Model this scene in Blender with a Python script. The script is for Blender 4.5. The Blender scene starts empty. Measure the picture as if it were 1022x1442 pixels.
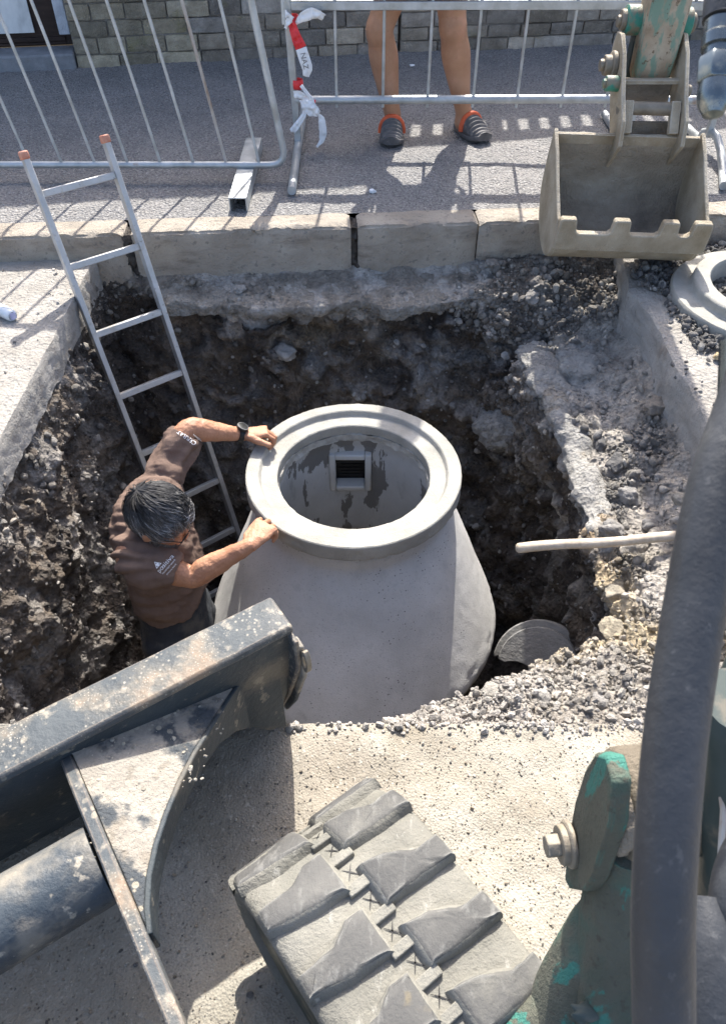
import bpy, bmesh, math, random
from mathutils import Vector, Matrix, noise
from mathutils.bvhtree import BVHTree
V = Vector
random.seed(7)
scene = bpy.context.scene
C = bpy.context.collection
PI = math.pi

# ---------------------------------------------------------------- camera geometry (used to find where things stand)
SQ = math.sqrt(.5); FPX = 1083.; H = 1.45
def _ray(px, py):
    a = (px-511)/FPX; b = (721-py)/FPX
    return V((a, SQ+b*SQ, -SQ+b*SQ))
def PZ(px, py, z):
    r = _ray(px, py); return V((0, 0, H)) + r*((z-H)/r.z)
def PY(px, py, y):
    r = _ray(px, py); return V((0, 0, H)) + r*(y/r.y)
def PD(px, py, d):
    return V((0, 0, H)) + _ray(px, py)*d
def proj(p):
    d = p.y*SQ-(p.z-H)*SQ; u = p.y*SQ+(p.z-H)*SQ
    return 511+FPX*p.x/d, 721-FPX*u/d

# ---------------------------------------------------------------- object helpers
def tag(o, label=None, cat=None, group=None, kind=None):
    if label: o['label'] = label
    if cat: o['category'] = cat
    if group: o['group'] = group
    if kind: o['kind'] = kind
    return o
def thing(name, loc, label, cat, group=None):
    o = bpy.data.objects.new(name, None); C.objects.link(o)
    o.location = loc; o.empty_display_size = .1
    return tag(o, label, cat, group)
def root_loc(o):
    p = V((0, 0, 0))
    while o is not None:
        p += o.location; o = o.parent
    return p
class MB:
    def __init__(s): s.v = []; s.f = []; s.m = []; s.cur = 0
    def add(s, vs, fs):
        b = len(s.v); s.v += [V(v) for v in vs]
        for f in fs: s.f.append([b+i for i in f]); s.m.append(s.cur)
        return s
    def box(s, c, size, R=None):
        x, y, z = (a/2 for a in size); c = V(c)
        vs = [V(p) for p in ((-x,-y,-z),(x,-y,-z),(x,y,-z),(-x,y,-z),(-x,-y,z),(x,-y,z),(x,y,z),(-x,y,z))]
        if R is not None: vs = [R @ v for v in vs]
        return s.add([c+v for v in vs], [(0,3,2,1),(4,5,6,7),(0,1,5,4),(1,2,6,5),(2,3,7,6),(3,0,4,7)])
    def beam(s, a, b, w, h, up=(0,0,1)):
        a = V(a); b = V(b); d = (b-a); L = d.length; d.normalize()
        sd = d.cross(V(up)).normalized(); u = sd.cross(d)
        R = Matrix((sd, d, u)).transposed()
        return s.box((a+b)/2, (w, L, h), R)
    def prism(s, pts, ext):
        n = len(pts); pts = [V(p) for p in pts]; e = V(ext)
        return s.add(pts+[p+e for p in pts], [tuple(range(n-1,-1,-1)), tuple(range(n,2*n))]+[(i,(i+1)%n,n+(i+1)%n,n+i) for i in range(n)])
    def tube(s, pts, r, n=12, caps=True):
        pts = [V(p) for p in pts]
        if not isinstance(r, (list, tuple)): r = [r]*len(pts)
        T = [((pts[min(i+1,len(pts)-1)]-pts[max(i-1,0)]).normalized()) for i in range(len(pts))]
        a = T[0].orthogonal().normalized(); vs = []
        for i, p in enumerate(pts):
            a = (a-T[i]*a.dot(T[i])).normalized(); b = T[i].cross(a)
            vs += [p+(a*math.cos(2*PI*k/n)+b*math.sin(2*PI*k/n))*r[i] for k in range(n)]
        fs = [(i*n+k, i*n+(k+1)%n, (i+1)*n+(k+1)%n, (i+1)*n+k) for i in range(len(pts)-1) for k in range(n)]
        if caps: fs += [tuple(range(n-1,-1,-1)), tuple((len(pts)-1)*n+k for k in range(n))]
        return s.add(vs, fs)
    def loft(s, secs, n=24, caps=True):
        vs = []
        for c, va, vb in secs:
            c = V(c); va = V(va); vb = V(vb)
            vs += [c+va*math.cos(2*PI*k/n)+vb*math.sin(2*PI*k/n) for k in range(n)]
        m = len(secs)
        fs = [(i*n+k, i*n+(k+1)%n, (i+1)*n+(k+1)%n, (i+1)*n+k) for i in range(m-1) for k in range(n)]
        if caps: fs += [tuple(range(n-1,-1,-1)), tuple((m-1)*n+k for k in range(n))]
        return s.add(vs, fs)
    def lathe(s, prof, c, n=64, axis=(0,0,1), closed=True, cfun=None):
        ax = V(axis).normalized(); a = ax.orthogonal().normalized()
        if abs(ax.z) > .99: a = V((1,0,0))
        b = ax.cross(a); c = V(c); vs = []
        for r, h in prof:
            cc = c+ax*h+(cfun(h) if cfun else V((0,0,0)))
            vs += [cc+(a*math.cos(2*PI*k/n)+b*math.sin(2*PI*k/n))*r for k in range(n)]
        m = len(prof); q = m if closed else m-1
        fs = [(i*n+k, i*n+(k+1)%n, ((i+1)%m)*n+(k+1)%n, ((i+1)%m)*n+k) for i in range(q) for k in range(n)]
        return s.add(vs, fs)
    def ball(s, c, r, sub=2, R=None):
        bm = bmesh.new(); bmesh.ops.create_icosphere(bm, subdivisions=sub, radius=1)
        r = V(r) if isinstance(r, (tuple, list)) else V((r,r,r)); c = V(c); vs = []
        for v in bm.verts:
            p = V((v.co.x*r.x, v.co.y*r.y, v.co.z*r.z)); vs.append(c+(R @ p if R is not None else p))
        bm.verts.index_update()
        fs = [tuple(v.index for v in f.verts) for f in bm.faces]; bm.free()
        return s.add(vs, fs)
    def build(s, name, mat, parent=None, bevel=0, angle=35, seg=2, origin=None, fixn=True):
        if parent is not None: off = root_loc(parent)
        elif origin is not None: off = V(origin)
        else:
            xs = [v.x for v in s.v]; ys = [v.y for v in s.v]
            off = V(((min(xs)+max(xs))/2, (min(ys)+max(ys))/2, min(v.z for v in s.v)))
        me = bpy.data.meshes.new(name)
        me.from_pydata([v-off for v in s.v], [], s.f)
        for m in (mat if isinstance(mat, (list, tuple)) else [mat]): me.materials.append(m)
        if len(set(s.m)) > 1: me.polygons.foreach_set('material_index', s.m)
        if fixn:
            bm = bmesh.new(); bm.from_mesh(me); bmesh.ops.recalc_face_normals(bm, faces=bm.faces); bm.to_mesh(me); bm.free()
        me.polygons.foreach_set('use_smooth', [True]*len(me.polygons))
        me.set_sharp_from_angle(angle=math.radians(angle))
        me.update()
        o = bpy.data.objects.new(name, me); C.objects.link(o)
        if parent is not None: o.parent = parent
        else: o.location = off
        if bevel:
            b = o.modifiers.new('bevel', 'BEVEL'); b.width = bevel; b.segments = seg; b.limit_method = 'ANGLE'; b.angle_limit = math.radians(32)
        return o
def copy_tree(o, parent=None, shift=None):
    c = o.copy(); C.objects.link(c)
    if parent is not None: c.parent = parent
    if shift is not None: c.location = o.location+V(shift)
    for ch in list(o.children): copy_tree(ch, c)
    return c
def spline(P, m=10):
    out = []
    for k in range(len(P)-1):
        p0, p1, p2, p3 = P[max(0, k-1)], P[k], P[k+1], P[min(len(P)-1, k+2)]
        for i in range(m):
            u = i/m; out.append(.5*(2*p1+(p2-p0)*u+(2*p0-5*p1+4*p2-p3)*u*u+(3*p1-p0-3*p2+p3)*u**3))
    return out+[P[-1]]
def fbm(p, sc, oc=4):
    return noise.fractal(V(p)*sc, 1.0, 2.0, oc)
def smooth01(x): x = max(0, min(1, x)); return x*x*(3-2*x)
def lerp(a, b, t): return a+(b-a)*t
def remesh(o, vox, smooth=4, fac=.5):
    m = o.modifiers.new('rm', 'REMESH'); m.mode = 'VOXEL'; m.voxel_size = vox
    if smooth:
        sm = o.modifiers.new('sm', 'SMOOTH'); sm.iterations = smooth; sm.factor = fac
    dg = bpy.context.evaluated_depsgraph_get()
    me = bpy.data.meshes.new_from_object(o.evaluated_get(dg))
    o.modifiers.clear(); old = o.data; mats = list(old.materials); o.data = me
    me.name = o.name
    me.materials.clear()
    for mm in mats: me.materials.append(mm)
    me.polygons.foreach_set('material_index', [0]*len(me.polygons))
    me.polygons.foreach_set('use_smooth', [True]*len(me.polygons))
    bpy.data.meshes.remove(old)
    return o
def displace(o, fn):
    me = o.data; ns = [v.normal.copy() for v in me.vertices]
    for v, n in zip(me.vertices, ns): v.co = v.co+n*fn(v.co, n)
    me.update()

# ---------------------------------------------------------------- materials
class NT:
    def __init__(s, name):
        s.mat = bpy.data.materials.new(name); s.mat.use_nodes = True
        s.t = s.mat.node_tree; s.t.nodes.clear()
        s.out = s.n('ShaderNodeOutputMaterial'); s.b = s.n('ShaderNodeBsdfPrincipled')
        s.l(s.b.outputs[0], s.out.inputs[0])
        s.tc = s.n('ShaderNodeTexCoord').outputs['Object']
    def n(s, k, **kw):
        x = s.t.nodes.new(k)
        for a, b in kw.items(): setattr(x, a, b)
        return x
    def l(s, a, b): s.t.links.new(a, b)
    def co(s, sc):
        m = s.n('ShaderNodeMapping'); s.l(s.tc, m.inputs[0])
        m.inputs['Scale'].default_value = sc if isinstance(sc, (tuple, list)) else (sc, sc, sc)
        return m.outputs[0]
    def noise(s, sc, det=6, rough=.6, dist=0):
        x = s.n('ShaderNodeTexNoise'); s.l(s.co(sc), x.inputs['Vector'])
        x.inputs['Scale'].default_value = 1; x.inputs['Detail'].default_value = det; x.inputs['Roughness'].default_value = rough
        x.inputs['Distortion'].default_value = dist
        return x.outputs['Fac']
    def vor(s, sc, feat='F1', out='Distance'):
        x = s.n('ShaderNodeTexVoronoi', feature=feat); s.l(s.co(sc), x.inputs['Vector']); x.inputs['Scale'].default_value = 1
        return x.outputs[out]
    def rng(s, v, lo, hi, a=0, b=1):
        x = s.n('ShaderNodeMapRange', interpolation_type='SMOOTHSTEP'); s.l(v, x.inputs[0])
        for i, q in zip((1,2,3,4), (lo, hi, a, b)): x.inputs[i].default_value = q
        return x.outputs[0]
    def mul(s, a, b, op='MULTIPLY'):
        x = s.n('ShaderNodeMath', operation=op)
        for i, q in enumerate((a, b)):
            if isinstance(q, (int, float)): x.inputs[i].default_value = q
            else: s.l(q, x.inputs[i])
        return x.outputs[0]
    def mix(s, fac, a, b, bt='MIX'):
        x = s.n('ShaderNodeMix', data_type='RGBA', blend_type=bt)
        for i, q in ((0, fac), (6, a), (7, b)):
            if isinstance(q, (int, float)): x.inputs[i].default_value = q
            elif isinstance(q, (tuple, list)): x.inputs[i].default_value = (*q[:3], 1)
            else: s.l(q, x.inputs[i])
        return x.outputs[2]
    def ramp(s, v, stops):
        x = s.n('ShaderNodeValToRGB'); e = x.color_ramp.elements
        while len(e) < len(stops): e.new(.5)
        for q, (p, c) in zip(e, stops): q.position = p; q.color = (*c, 1)
        s.l(v, x.inputs[0]); return x.outputs[0]
    def mask(s, kind, sc, lo, hi):
        if kind == 'noise': return s.rng(s.noise(sc), lo, hi)
        if kind == 'vor': return s.rng(s.vor(sc), lo, hi)
        if kind == 'crack': return s.rng(s.vor(sc, 'DISTANCE_TO_EDGE'), lo, hi)
        g = s.n('ShaderNodeNewGeometry')
        if kind == 'edge':
            bv = s.n('ShaderNodeBevel', samples=4); bv.inputs[0].default_value = .007
            d = s.n('ShaderNodeVectorMath', operation='DOT_PRODUCT'); s.l(bv.outputs[0], d.inputs[0]); s.l(g.outputs['Normal'], d.inputs[1])
            return s.rng(s.mul(1, d.outputs['Value'], 'SUBTRACT'), .015, .09)
        z = s.n('ShaderNodeSeparateXYZ'); s.l(g.outputs['Normal'], z.inputs[0])
        u = s.rng(z.outputs[2], lo, hi)
        return s.mul(u, s.rng(s.noise(sc), .35, .6)) if sc else u
def mk(name, ramp, scale=6, det=6, rough=.8, metal=0, layers=(), bumps=(), attr=None, spec=.3, rvar=.1, sub=None):
    t = NT(name); nz = t.noise(scale, det)
    c = t.ramp(nz, ramp)
    if attr:
        a = t.n('ShaderNodeVertexColor', layer_name=attr).outputs[0]
        c = t.mix(1, a, c, 'MULTIPLY')
    r = t.rng(t.noise(scale if not isinstance(scale, (tuple, list)) else 8), .3, .7, rough-rvar, min(1, rough+rvar))
    for L in layers:
        kind, sc, lo, hi, col = L[:5]; amt = L[5] if len(L) > 5 else 1
        m = t.mask(kind, sc, lo, hi)
        if len(L) > 6: m = t.mul(m, t.rng(t.noise(L[6][0]), L[6][1], L[6][2]))
        m = t.mul(m, amt)
        c = t.mix(m, c, col)
        if metal:
            metal_in = t.mix(m, (metal,)*3 if isinstance(metal, (int, float)) else metal, (0,0,0)); metal = metal_in
    nrm = None
    for kind, sc, dist in bumps:
        h = t.noise(sc, 5, .65) if kind == 'noise' else t.vor(sc) if kind == 'vor' else t.rng(t.vor(sc, 'DISTANCE_TO_EDGE'), 0, .08)
        b = t.n('ShaderNodeBump'); b.inputs['Strength'].default_value = 1; b.inputs['Distance'].default_value = dist
        t.l(h, b.inputs['Height'])
        if nrm is not None: t.l(nrm, b.inputs['Normal'])
        nrm = b.outputs[0]
    if nrm is not None: t.l(nrm, t.b.inputs['Normal'])
    t.l(c, t.b.inputs['Base Color']); t.l(r, t.b.inputs['Roughness'])
    t.b.inputs['Specular IOR Level'].default_value = spec
    if isinstance(metal, (int, float)): t.b.inputs['Metallic'].default_value = metal
    else: t.l(metal, t.b.inputs['Metallic'])
    if sub:
        t.b.inputs['Subsurface Weight'].default_value = sub; t.b.inputs['Subsurface Radius'].default_value = (.012, .004, .002)
    return t.mat
def g(v, w=0): return (v*(1+w), v, v*(1-w))

M = {}
M['asphalt'] = mk('asphalt', [(.3, g(.165,.03)), (.7, g(.25,.06))], 2.2, 8, .85, layers=[
    ('vor', 170, .15, .0, (.36,.35,.33), .6, (30,.42,.6)), ('noise', 1.6, .52, .72, (.29,.275,.255), .55), ('noise', 9, .58, .72, (.33,.31,.275), .35), ('noise', 75, .50, .57, (.075,.074,.073), .55), ('noise', 105, .545, .61, (.46,.445,.42), .5), ('noise', 4, .55, .66, (.27,.255,.235), .4)],
    bumps=[('vor', 85, .010), ('noise', 60, .006)])
M['concrete_old'] = mk('concrete_old', [(.3, (.30,.275,.24)), (.55, (.42,.39,.345)), (.75, (.50,.47,.42))], 7, 8, .9, layers=[
    ('noise', 3.5, .55, .75, (.22,.195,.165), .6), ('vor', 90, .16, .02, (.17,.16,.15), .7, (20,.45,.6)), ('noise', 60, .6, .75, (.55,.52,.47), .5)],
    bumps=[('noise', 35, .02), ('noise', 160, .008), ('vor', 70, .006)])
M['concrete_cut'] = mk('concrete_cut', [(.3, (.26,.245,.22)), (.7, (.42,.40,.37))], (4,4,14), 8, .85, layers=[
    ('vor', 75, .28, .1, (.16,.15,.145), .6, (18,.4,.6)), ('noise', 5, .56, .72, (.16,.13,.105), .6)], bumps=[('noise', 30, .014), ('noise', 130, .006)])
M['kerb'] = mk('kerb', [(.3, (.28,.237,.185)), (.55, (.40,.35,.285)), (.75, (.50,.45,.375))], 5, 8, .9, layers=[
    ('noise', (3,3,12), .54, .70, (.17,.14,.11), .7), ('noise', 40, .57, .66, (.17,.155,.135), .6), ('noise', 1.8, .55, .68, (.20,.17,.135), .6), ('vor', 110, .2, .03, (.10,.095,.09), .6, (25,.42,.6))], bumps=[('noise', 28, .016), ('noise', 140, .006)])
M['ground'] = mk('ground', [(.28, (.195,.17,.128)), (.5, (.275,.25,.202)), (.72, (.345,.322,.272))], 4.5, 9, .92, layers=[
    ('vor', 130, .22, .05, (.26,.24,.215), .6, (40,.48,.60)), ('vor', 75, .2, .05, (.48,.455,.41), .6, (30,.52,.62)), ('noise', 2.2, .54, .70, (.27,.212,.135), .7), ('noise', 5, .56, .68, (.38,.355,.30), .6), ('noise', 1.3, .52, .7, (.225,.195,.155), .6), ('noise', 130, .56, .66, (.22,.19,.155), .55), ('noise', 90, .57, .68, (.45,.42,.36), .5)],
    bumps=[('noise', 100, .0022), ('vor', 210, .0016)])
M['soil'] = mk('soil', [(.28, g(.62,.02)), (.5, g(1.15,.03)), (.75, g(1.75,.04))], 16, 9, .92, attr='Col', layers=[
    ('vor', 75, .16, .02, (.30,.29,.27), .6, (9,.5,.62))], bumps=[('noise', 30, .03), ('noise', 100, .016), ('vor', 60, .012)])
M['stone'] = mk('stone', [(.28, g(.55)), (.5, g(1.0)), (.75, g(1.4,.03))], 30, 8, .92, attr='Col', bumps=[('noise', 70, .010), ('noise', 220, .005)])
M['manhole'] = mk('manhole', [(.3, (.38,.37,.35)), (.5, (.45,.44,.42)), (.72, (.52,.51,.49))], 5, 8, .85, layers=[
    ('noise', (9,9,2.5), .56, .74, (.30,.295,.285), .5), ('noise', 2.3, .55, .75, (.52,.51,.49), .5), ('vor', (48,48,75), .17, .09, (.10,.10,.10), .95, (6,.50,.56)), ('vor', (95,95,130), .20, .08, (.14,.14,.14), .9, (9,.50,.57)), ('noise', 120, .56, .66, (.33,.325,.31), .5), ('noise', 20, .58, .68, (.36,.355,.34), .5)],
    bumps=[('noise', 26, .0012), ('noise', 190, .0016)])
M['ring'] = mk('ring', [(.3, (.25,.24,.208)), (.55, (.335,.322,.285)), (.75, (.41,.395,.355))], 8, 8, .82, layers=[
    ('noise', 13, .56, .72, (.27,.255,.22), .6), ('vor', 110, .17, .06, (.16,.15,.14), .8, (12,.51,.57)), ('noise', 110, .55, .65, (.30,.29,.255), .6), ('noise', 5, .52, .66, (.30,.285,.245), .5)], bumps=[('noise', 30, .003), ('noise', 170, .003)])
M['manhole_inside'] = mk('manhole_inside', [(.3, (.42,.42,.41)), (.7, (.54,.54,.53))], 5, 7, .8, layers=[
    ('noise', (7,7,2.2), .51, .525, (.15,.142,.13), .9), ('noise', (14,14,5), .56, .66, (.30,.295,.28), .6)], bumps=[('noise', 30, .003), ('noise', 150, .0015)])
M['mortar'] = mk('mortar', [(.3, (.30,.285,.25)), (.7, (.50,.48,.43))], 30, 7, .9, bumps=[('noise', 60, .01)])
M['mud'] = mk('mud', [(.3, (.14,.115,.085)), (.7, (.27,.235,.19))], 9, 8, .9, bumps=[('noise', 40, .015)])
M['black'] = mk('black', [(.3, g(.012)), (.7, g(.025))], 20, 4, .5)
M['galv'] = mk('galv', [(.3, (.32,.34,.345)), (.55, (.46,.48,.48)), (.75, (.58,.60,.60))], 14, 6, .48, metal=.65, layers=[
    ('noise', 22, .58, .7, (.42,.41,.38), .6), ('noise', 7, .66, .74, (.25,.15,.09), .7)], bumps=[('noise', 60, .0015)])
M['rusty'] = mk('rusty', [(.38, (.26,.165,.105)), (.5, (.40,.36,.32)), (.75, (.48,.48,.46))], (14,14,4), 6, .65, metal=.3)
M['alu'] = mk('alu', [(.3, (.38,.375,.36)), (.7, (.56,.55,.53))], 12, 7, .5, metal=.5, layers=[('noise', 26, .54, .7, (.40,.365,.31), .75), ('noise', 60, .62, .72, (.16,.14,.12), .6)], bumps=[('noise', 90, .0012)])
M['orange_cap'] = mk('orange_cap', [(.3, (.42,.12,.06)), (.7, (.52,.28,.20))], 40, 5, .6)
M['bucket'] = mk('bucket', [(.28, (.26,.21,.135)), (.5, (.38,.32,.23)), (.75, (.50,.44,.335))], 7, 8, .82, layers=[
    ('noise', (6,6,3), .55, .7, (.28,.21,.125), .6), ('vor', 80, .25, .08, (.52,.48,.41), .5, (14,.5,.6)), ('edge', 0, .52, .62, (.62,.59,.52), .7)], bumps=[('noise', 40, .006), ('noise', 160, .003)])
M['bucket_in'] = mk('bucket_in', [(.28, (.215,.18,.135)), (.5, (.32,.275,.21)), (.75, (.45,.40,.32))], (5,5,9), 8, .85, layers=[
    ('noise', 3, .52, .68, (.13,.11,.09), .7), ('vor', 90, .22, .06, (.5,.46,.39), .5, (14,.54,.62))], bumps=[('noise', 30, .012), ('noise', 120, .005)])  # soiled inside, also darkened in the colour for the shade in the bucket
GREEN = (.075,.24,.185)
M['green_dirty'] = mk('green_dirty', [(.3, (.21,.15,.09)), (.5, (.35,.275,.19)), (.72, (.46,.39,.29))], 9, 8, .75, layers=[
    ('noise', (24,24,8), .50, .60, (.13,.27,.205), .75), ('noise', 40, .57, .67, (.13,.085,.05), .8)], bumps=[('noise', 50, .005), ('noise', 180, .002)])
M['green_mud'] = mk('green_mud', [(.3, (.068,.070,.052)), (.6, (.118,.118,.090)), (.75, (.19,.175,.138))], 6, 8, .8, layers=[
    ('noise', (6,6,6), .50, .62, (.055,.11,.085), .7), ('noise', (22,22,4), .555, .60, (.045,.185,.145), .9), ('noise', (7,7,3), .50, .62, (.06,.085,.065), .7), ('edge', 0, .53, .6, (.05,.19,.15), .8, (16,.50,.56)), ('noise', 70, .58, .68, (.06,.05,.038), .6)], bumps=[('noise', 60, .006), ('noise', 220, .003)])
M['hub_mud'] = mk('hub_mud', [(.3, (.10,.082,.06)), (.6, (.19,.162,.122)), (.75, (.27,.235,.185))], 6, 8, .85, layers=[('edge', 0, .53, .6, (.05,.20,.16), .9, (13,.46,.54)), ('noise', 60, .58, .68, (.08,.066,.05), .6)], bumps=[('noise', 60, .008), ('noise', 220, .003)])
M['green_paint'] = mk('green_paint', [(.3, (.03,.17,.125)), (.7, (.06,.27,.20))], 12, 6, .5, layers=[('noise', 18, .46, .6, (.22,.18,.125), .9), ('up', 30, .3, .9, (.27,.235,.18), .8)], bumps=[('noise', 80, .003)])
M['dark_steel'] = mk('dark_steel', [(.3, (.02,.035,.035)), (.7, (.05,.065,.06))], 12, 6, .55, layers=[('noise', 20, .5, .65, (.14,.12,.09), .7)])
M['pin_steel'] = mk('pin_steel', [(.3, (.17,.145,.11)), (.7, (.29,.255,.20))], 20, 6, .6, metal=.35, layers=[('noise', 30, .55, .68, (.20,.165,.11), .8)], bumps=[('noise', 90, .002)])
M['chrome'] = mk('chrome', [(.3, (.12,.14,.145)), (.7, (.22,.245,.245))], 30, 4, .3, metal=.85, layers=[('noise', 40, .56, .7, (.42,.38,.28), .6)])
M['blade'] = mk('blade', [(.3, (.032,.040,.046)), (.7, (.075,.085,.09))], 8, 7, .6, layers=[
    ('noise', (7,7,7), .48, .66, (.22,.19,.142), .7), ('noise', (3,3,3), .52, .66, (.10,.10,.095), .6), ('noise', 30, .56, .68, (.34,.30,.235), .6), ('noise', 7, .56, .68, (.23,.145,.09), .5),
    ('vor', 62, .36, .27, (.36,.315,.24), .6, (6,.52,.60)), ('vor', 105, .33, .1, (.40,.36,.29), .6, (9,.5,.58)), ('vor', 210, .3, .15, (.42,.38,.31), .6, (14,.5,.58)),
    ('edge', 0, .53, .60, (.32,.235,.165), .8)], bumps=[('noise', 60, .003), ('noise', 9, .004)])
M['blade_tube'] = mk('blade_tube', [(.3, (.028,.037,.046)), (.7, (.06,.074,.086))], 7, 7, .5, layers=[('up', 9, .25, .95, (.30,.265,.205), .75), ('noise', (6,6,6), .54, .66, (.24,.21,.165), .6), ('noise', 34, .62, .68, (.36,.32,.25), .7), ('noise', 60, .62, .7, (.02,.028,.036), .6)], bumps=[('noise', 60, .003)])
M['moldboard'] = mk('moldboard', [(.3, (.022,.030,.036)), (.7, (.05,.06,.064))], 7, 7, .6, layers=[('noise', 6, .50, .66, (.16,.135,.10), .65), ('noise', 34, .60, .68, (.26,.225,.17), .6)], bumps=[('noise', 60, .003)])  # darker copy of the blade paint; shade under the beam is in the colour
M['blade_dirt'] = mk('blade_dirt', [(.3, (.24,.215,.18)), (.7, (.38,.35,.295))], 10, 8, .9, layers=[
    ('noise', 5, .49, .55, (.035,.047,.06), .9), ('noise', 28, .55, .66, (.19,.165,.13), .6), ('vor', 62, .36, .27, (.45,.40,.31), .7, (7,.5,.58))], bumps=[('noise', 50, .008), ('noise', 170, .004)])
M['rubber'] = mk('rubber', [(.3, (.125,.12,.10)), (.5, (.178,.171,.145)), (.75, (.25,.24,.205))], 6, 8, .82, layers=[
    ('noise', 4, .55, .7, (.135,.132,.112), .7), ('noise', (70,18,40), .60, .72, (.36,.35,.31), .6), ('vor', 90, .16, .04, (.36,.35,.31), .5, (16,.55,.62))], bumps=[('noise', 50, .004), ('noise', 190, .002)])
M['rubber_lug'] = mk('rubber_lug', [(.3, (.062,.061,.058)), (.6, (.095,.093,.087)), (.78, (.14,.135,.123))], 6, 8, .72, layers=[
    ('noise', (60,24,40), .54, .70, (.19,.187,.172), .55), ('noise', 5, .54, .70, (.16,.153,.13), .6), ('noise', 7, .66, .72, (.20,.16,.09), .5), ('crack', 16, .012, .003, (.03,.03,.03), .8, (7,.60,.63)), ('edge', 0, .52, .60, (.24,.235,.21), .8)],
    bumps=[('noise', (60,25,40), .0025), ('noise', 160, .0012)])
M['hose'] = mk('hose', [(.3, (.026,.028,.031)), (.7, (.058,.061,.066))], 10, 6, .5, layers=[
    ('noise', (70,70,26), .55, .7, (.16,.157,.15), .22, (9,.5,.66)), ('noise', 11, .56, .72, (.12,.118,.112), .5), ('noise', (120,120,5), .60, .68, (.14,.14,.138), .3), ('noise', 20, .70, .76, (.36,.32,.26), .35)], bumps=[('noise', 110, .001)])
M['skin'] = mk('skin', [(.3, (.36,.17,.095)), (.7, (.47,.245,.145))], 14, 6, .5, layers=[('noise', 70, .56, .7, (.36,.17,.10), .4), ('noise', 6, .55, .7, (.48,.21,.13), .5)], bumps=[('noise', 160, .002), ('noise', 45, .003)], spec=.4)
M['skin_leg'] = mk('skin_leg', [(.3, (.34,.175,.10)), (.7, (.44,.245,.15))], 10, 6, .5, layers=[('noise', 60, .56, .7, (.32,.15,.09), .4), ('noise', 5, .55, .7, (.48,.23,.16), .6)], bumps=[('noise', 120, .002)], spec=.4)
M['shirt'] = mk('shirt', [(.3, (.125,.084,.066)), (.7, (.18,.125,.098))], 12, 6, .9, layers=[('noise', 5, .55, .7, (.19,.145,.12), .5)], bumps=[('noise', 420, .001), ('noise', 40, .004)], spec=.15)
M['trousers'] = mk('trousers', [(.3, (.022,.026,.034)), (.7, (.05,.055,.062))], 12, 6, .9, layers=[('noise', 6, .5, .66, (.12,.11,.09), .6)], bumps=[('noise', 60, .005)])
M['shorts'] = mk('shorts', [(.3, (.05,.06,.08)), (.7, (.09,.10,.13))], 12, 6, .9)
M['hair_cap'] = mk('hair_cap', [(.3, (.02,.018,.018)), (.7, (.05,.047,.045))], 55, 3, .6)
M['hair'] = mk('hair', [(.3, (.8,.8,.8)), (.7, (1.1,1.1,1.1))], 55, 3, .5, spec=.35, attr='Col')
M['beard'] = mk('beard', [(.3, (.05,.045,.042)), (.6, (.20,.19,.18)), (.75, (.38,.37,.36))], 60, 3, .5)
M['print'] = mk('print', [(.3, g(.72)), (.7, g(.82))], 40, 3, .7)
M['croc'] = mk('croc', [(.3, (.075,.07,.07)), (.7, (.125,.118,.116))], 25, 5, .6, layers=[('noise', 30, .5, .66, (.20,.185,.17), .6)])
M['croc_orange'] = mk('croc_orange', [(.3, (.50,.085,.03)), (.7, (.62,.13,.055))], 30, 4, .6)
M['tape_red'] = mk('tape_red', [(.3, (.62,.025,.03)), (.7, (.74,.06,.06))], 30, 4, .35)
M['tape_white'] = mk('tape_white', [(.3, g(.70)), (.7, g(.82))], 30, 4, .4)
M['tape_ink'] = mk('tape_ink', [(.3, g(.16)), (.7, g(.22))], 30, 4, .5)
M['brick'] = mk('brick', [(.3, g(.65,.05)), (.55, g(1.0,.03)), (.78, g(1.4,.02))], 14, 8, .92, attr='Col', layers=[('noise', 5, .60, .72, (.20,.19,.075), .5), ('noise', 45, .56, .7, (.42,.39,.34), .35)], bumps=[('noise', 30, .012), ('noise', 120, .006)])
M['brick_mortar'] = mk('brick_mortar', [(.3, (.15,.135,.12)), (.7, (.27,.25,.22))], 20, 7, .95, bumps=[('noise', 60, .01)])
M['door'] = mk('door', [(.3, (.022,.012,.009)), (.7, (.045,.026,.020))], (6,6,40), 5, .5, layers=[('noise', 20, .6, .72, (.08,.05,.035), .4)], bumps=[('noise', 60, .002)])
M['poster'] = mk('poster', [(.35, (.46,.47,.46)), (.5, (.62,.63,.61)), (.7, (.74,.74,.71))], (9,9,5), 7, .6)
M['granite'] = mk('granite', [(.3, (.16,.165,.17)), (.7, (.28,.285,.29))], 10, 8, .85, layers=[('vor', 150, .3, .1, (.10,.10,.105), .6)], bumps=[('noise', 60, .006)])
M['whitewash'] = mk('whitewash', [(.3, (.34,.36,.39)), (.7, (.50,.53,.56))], 14, 6, .9, bumps=[('noise', 40, .008)])
M['wood'] = mk('wood', [(.3, (.36,.29,.21)), (.55, (.50,.42,.32)), (.75, (.60,.53,.43))], (30,30,30), 5, .7, bumps=[('noise', (20,90,90), .002)])
M['bottle'] = mk('bottle', [(.3, (.50,.54,.56)), (.7, (.66,.70,.72))], 20, 3, .15, spec=.6)
M['bottle_label'] = mk('bottle_label', [(.3, (.34,.34,.52)), (.7, (.48,.48,.66))], 30, 3, .4)
M['paper'] = mk('paper', [(.3, g(.68)), (.7, g(.80))], 30, 4, .8)

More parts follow.
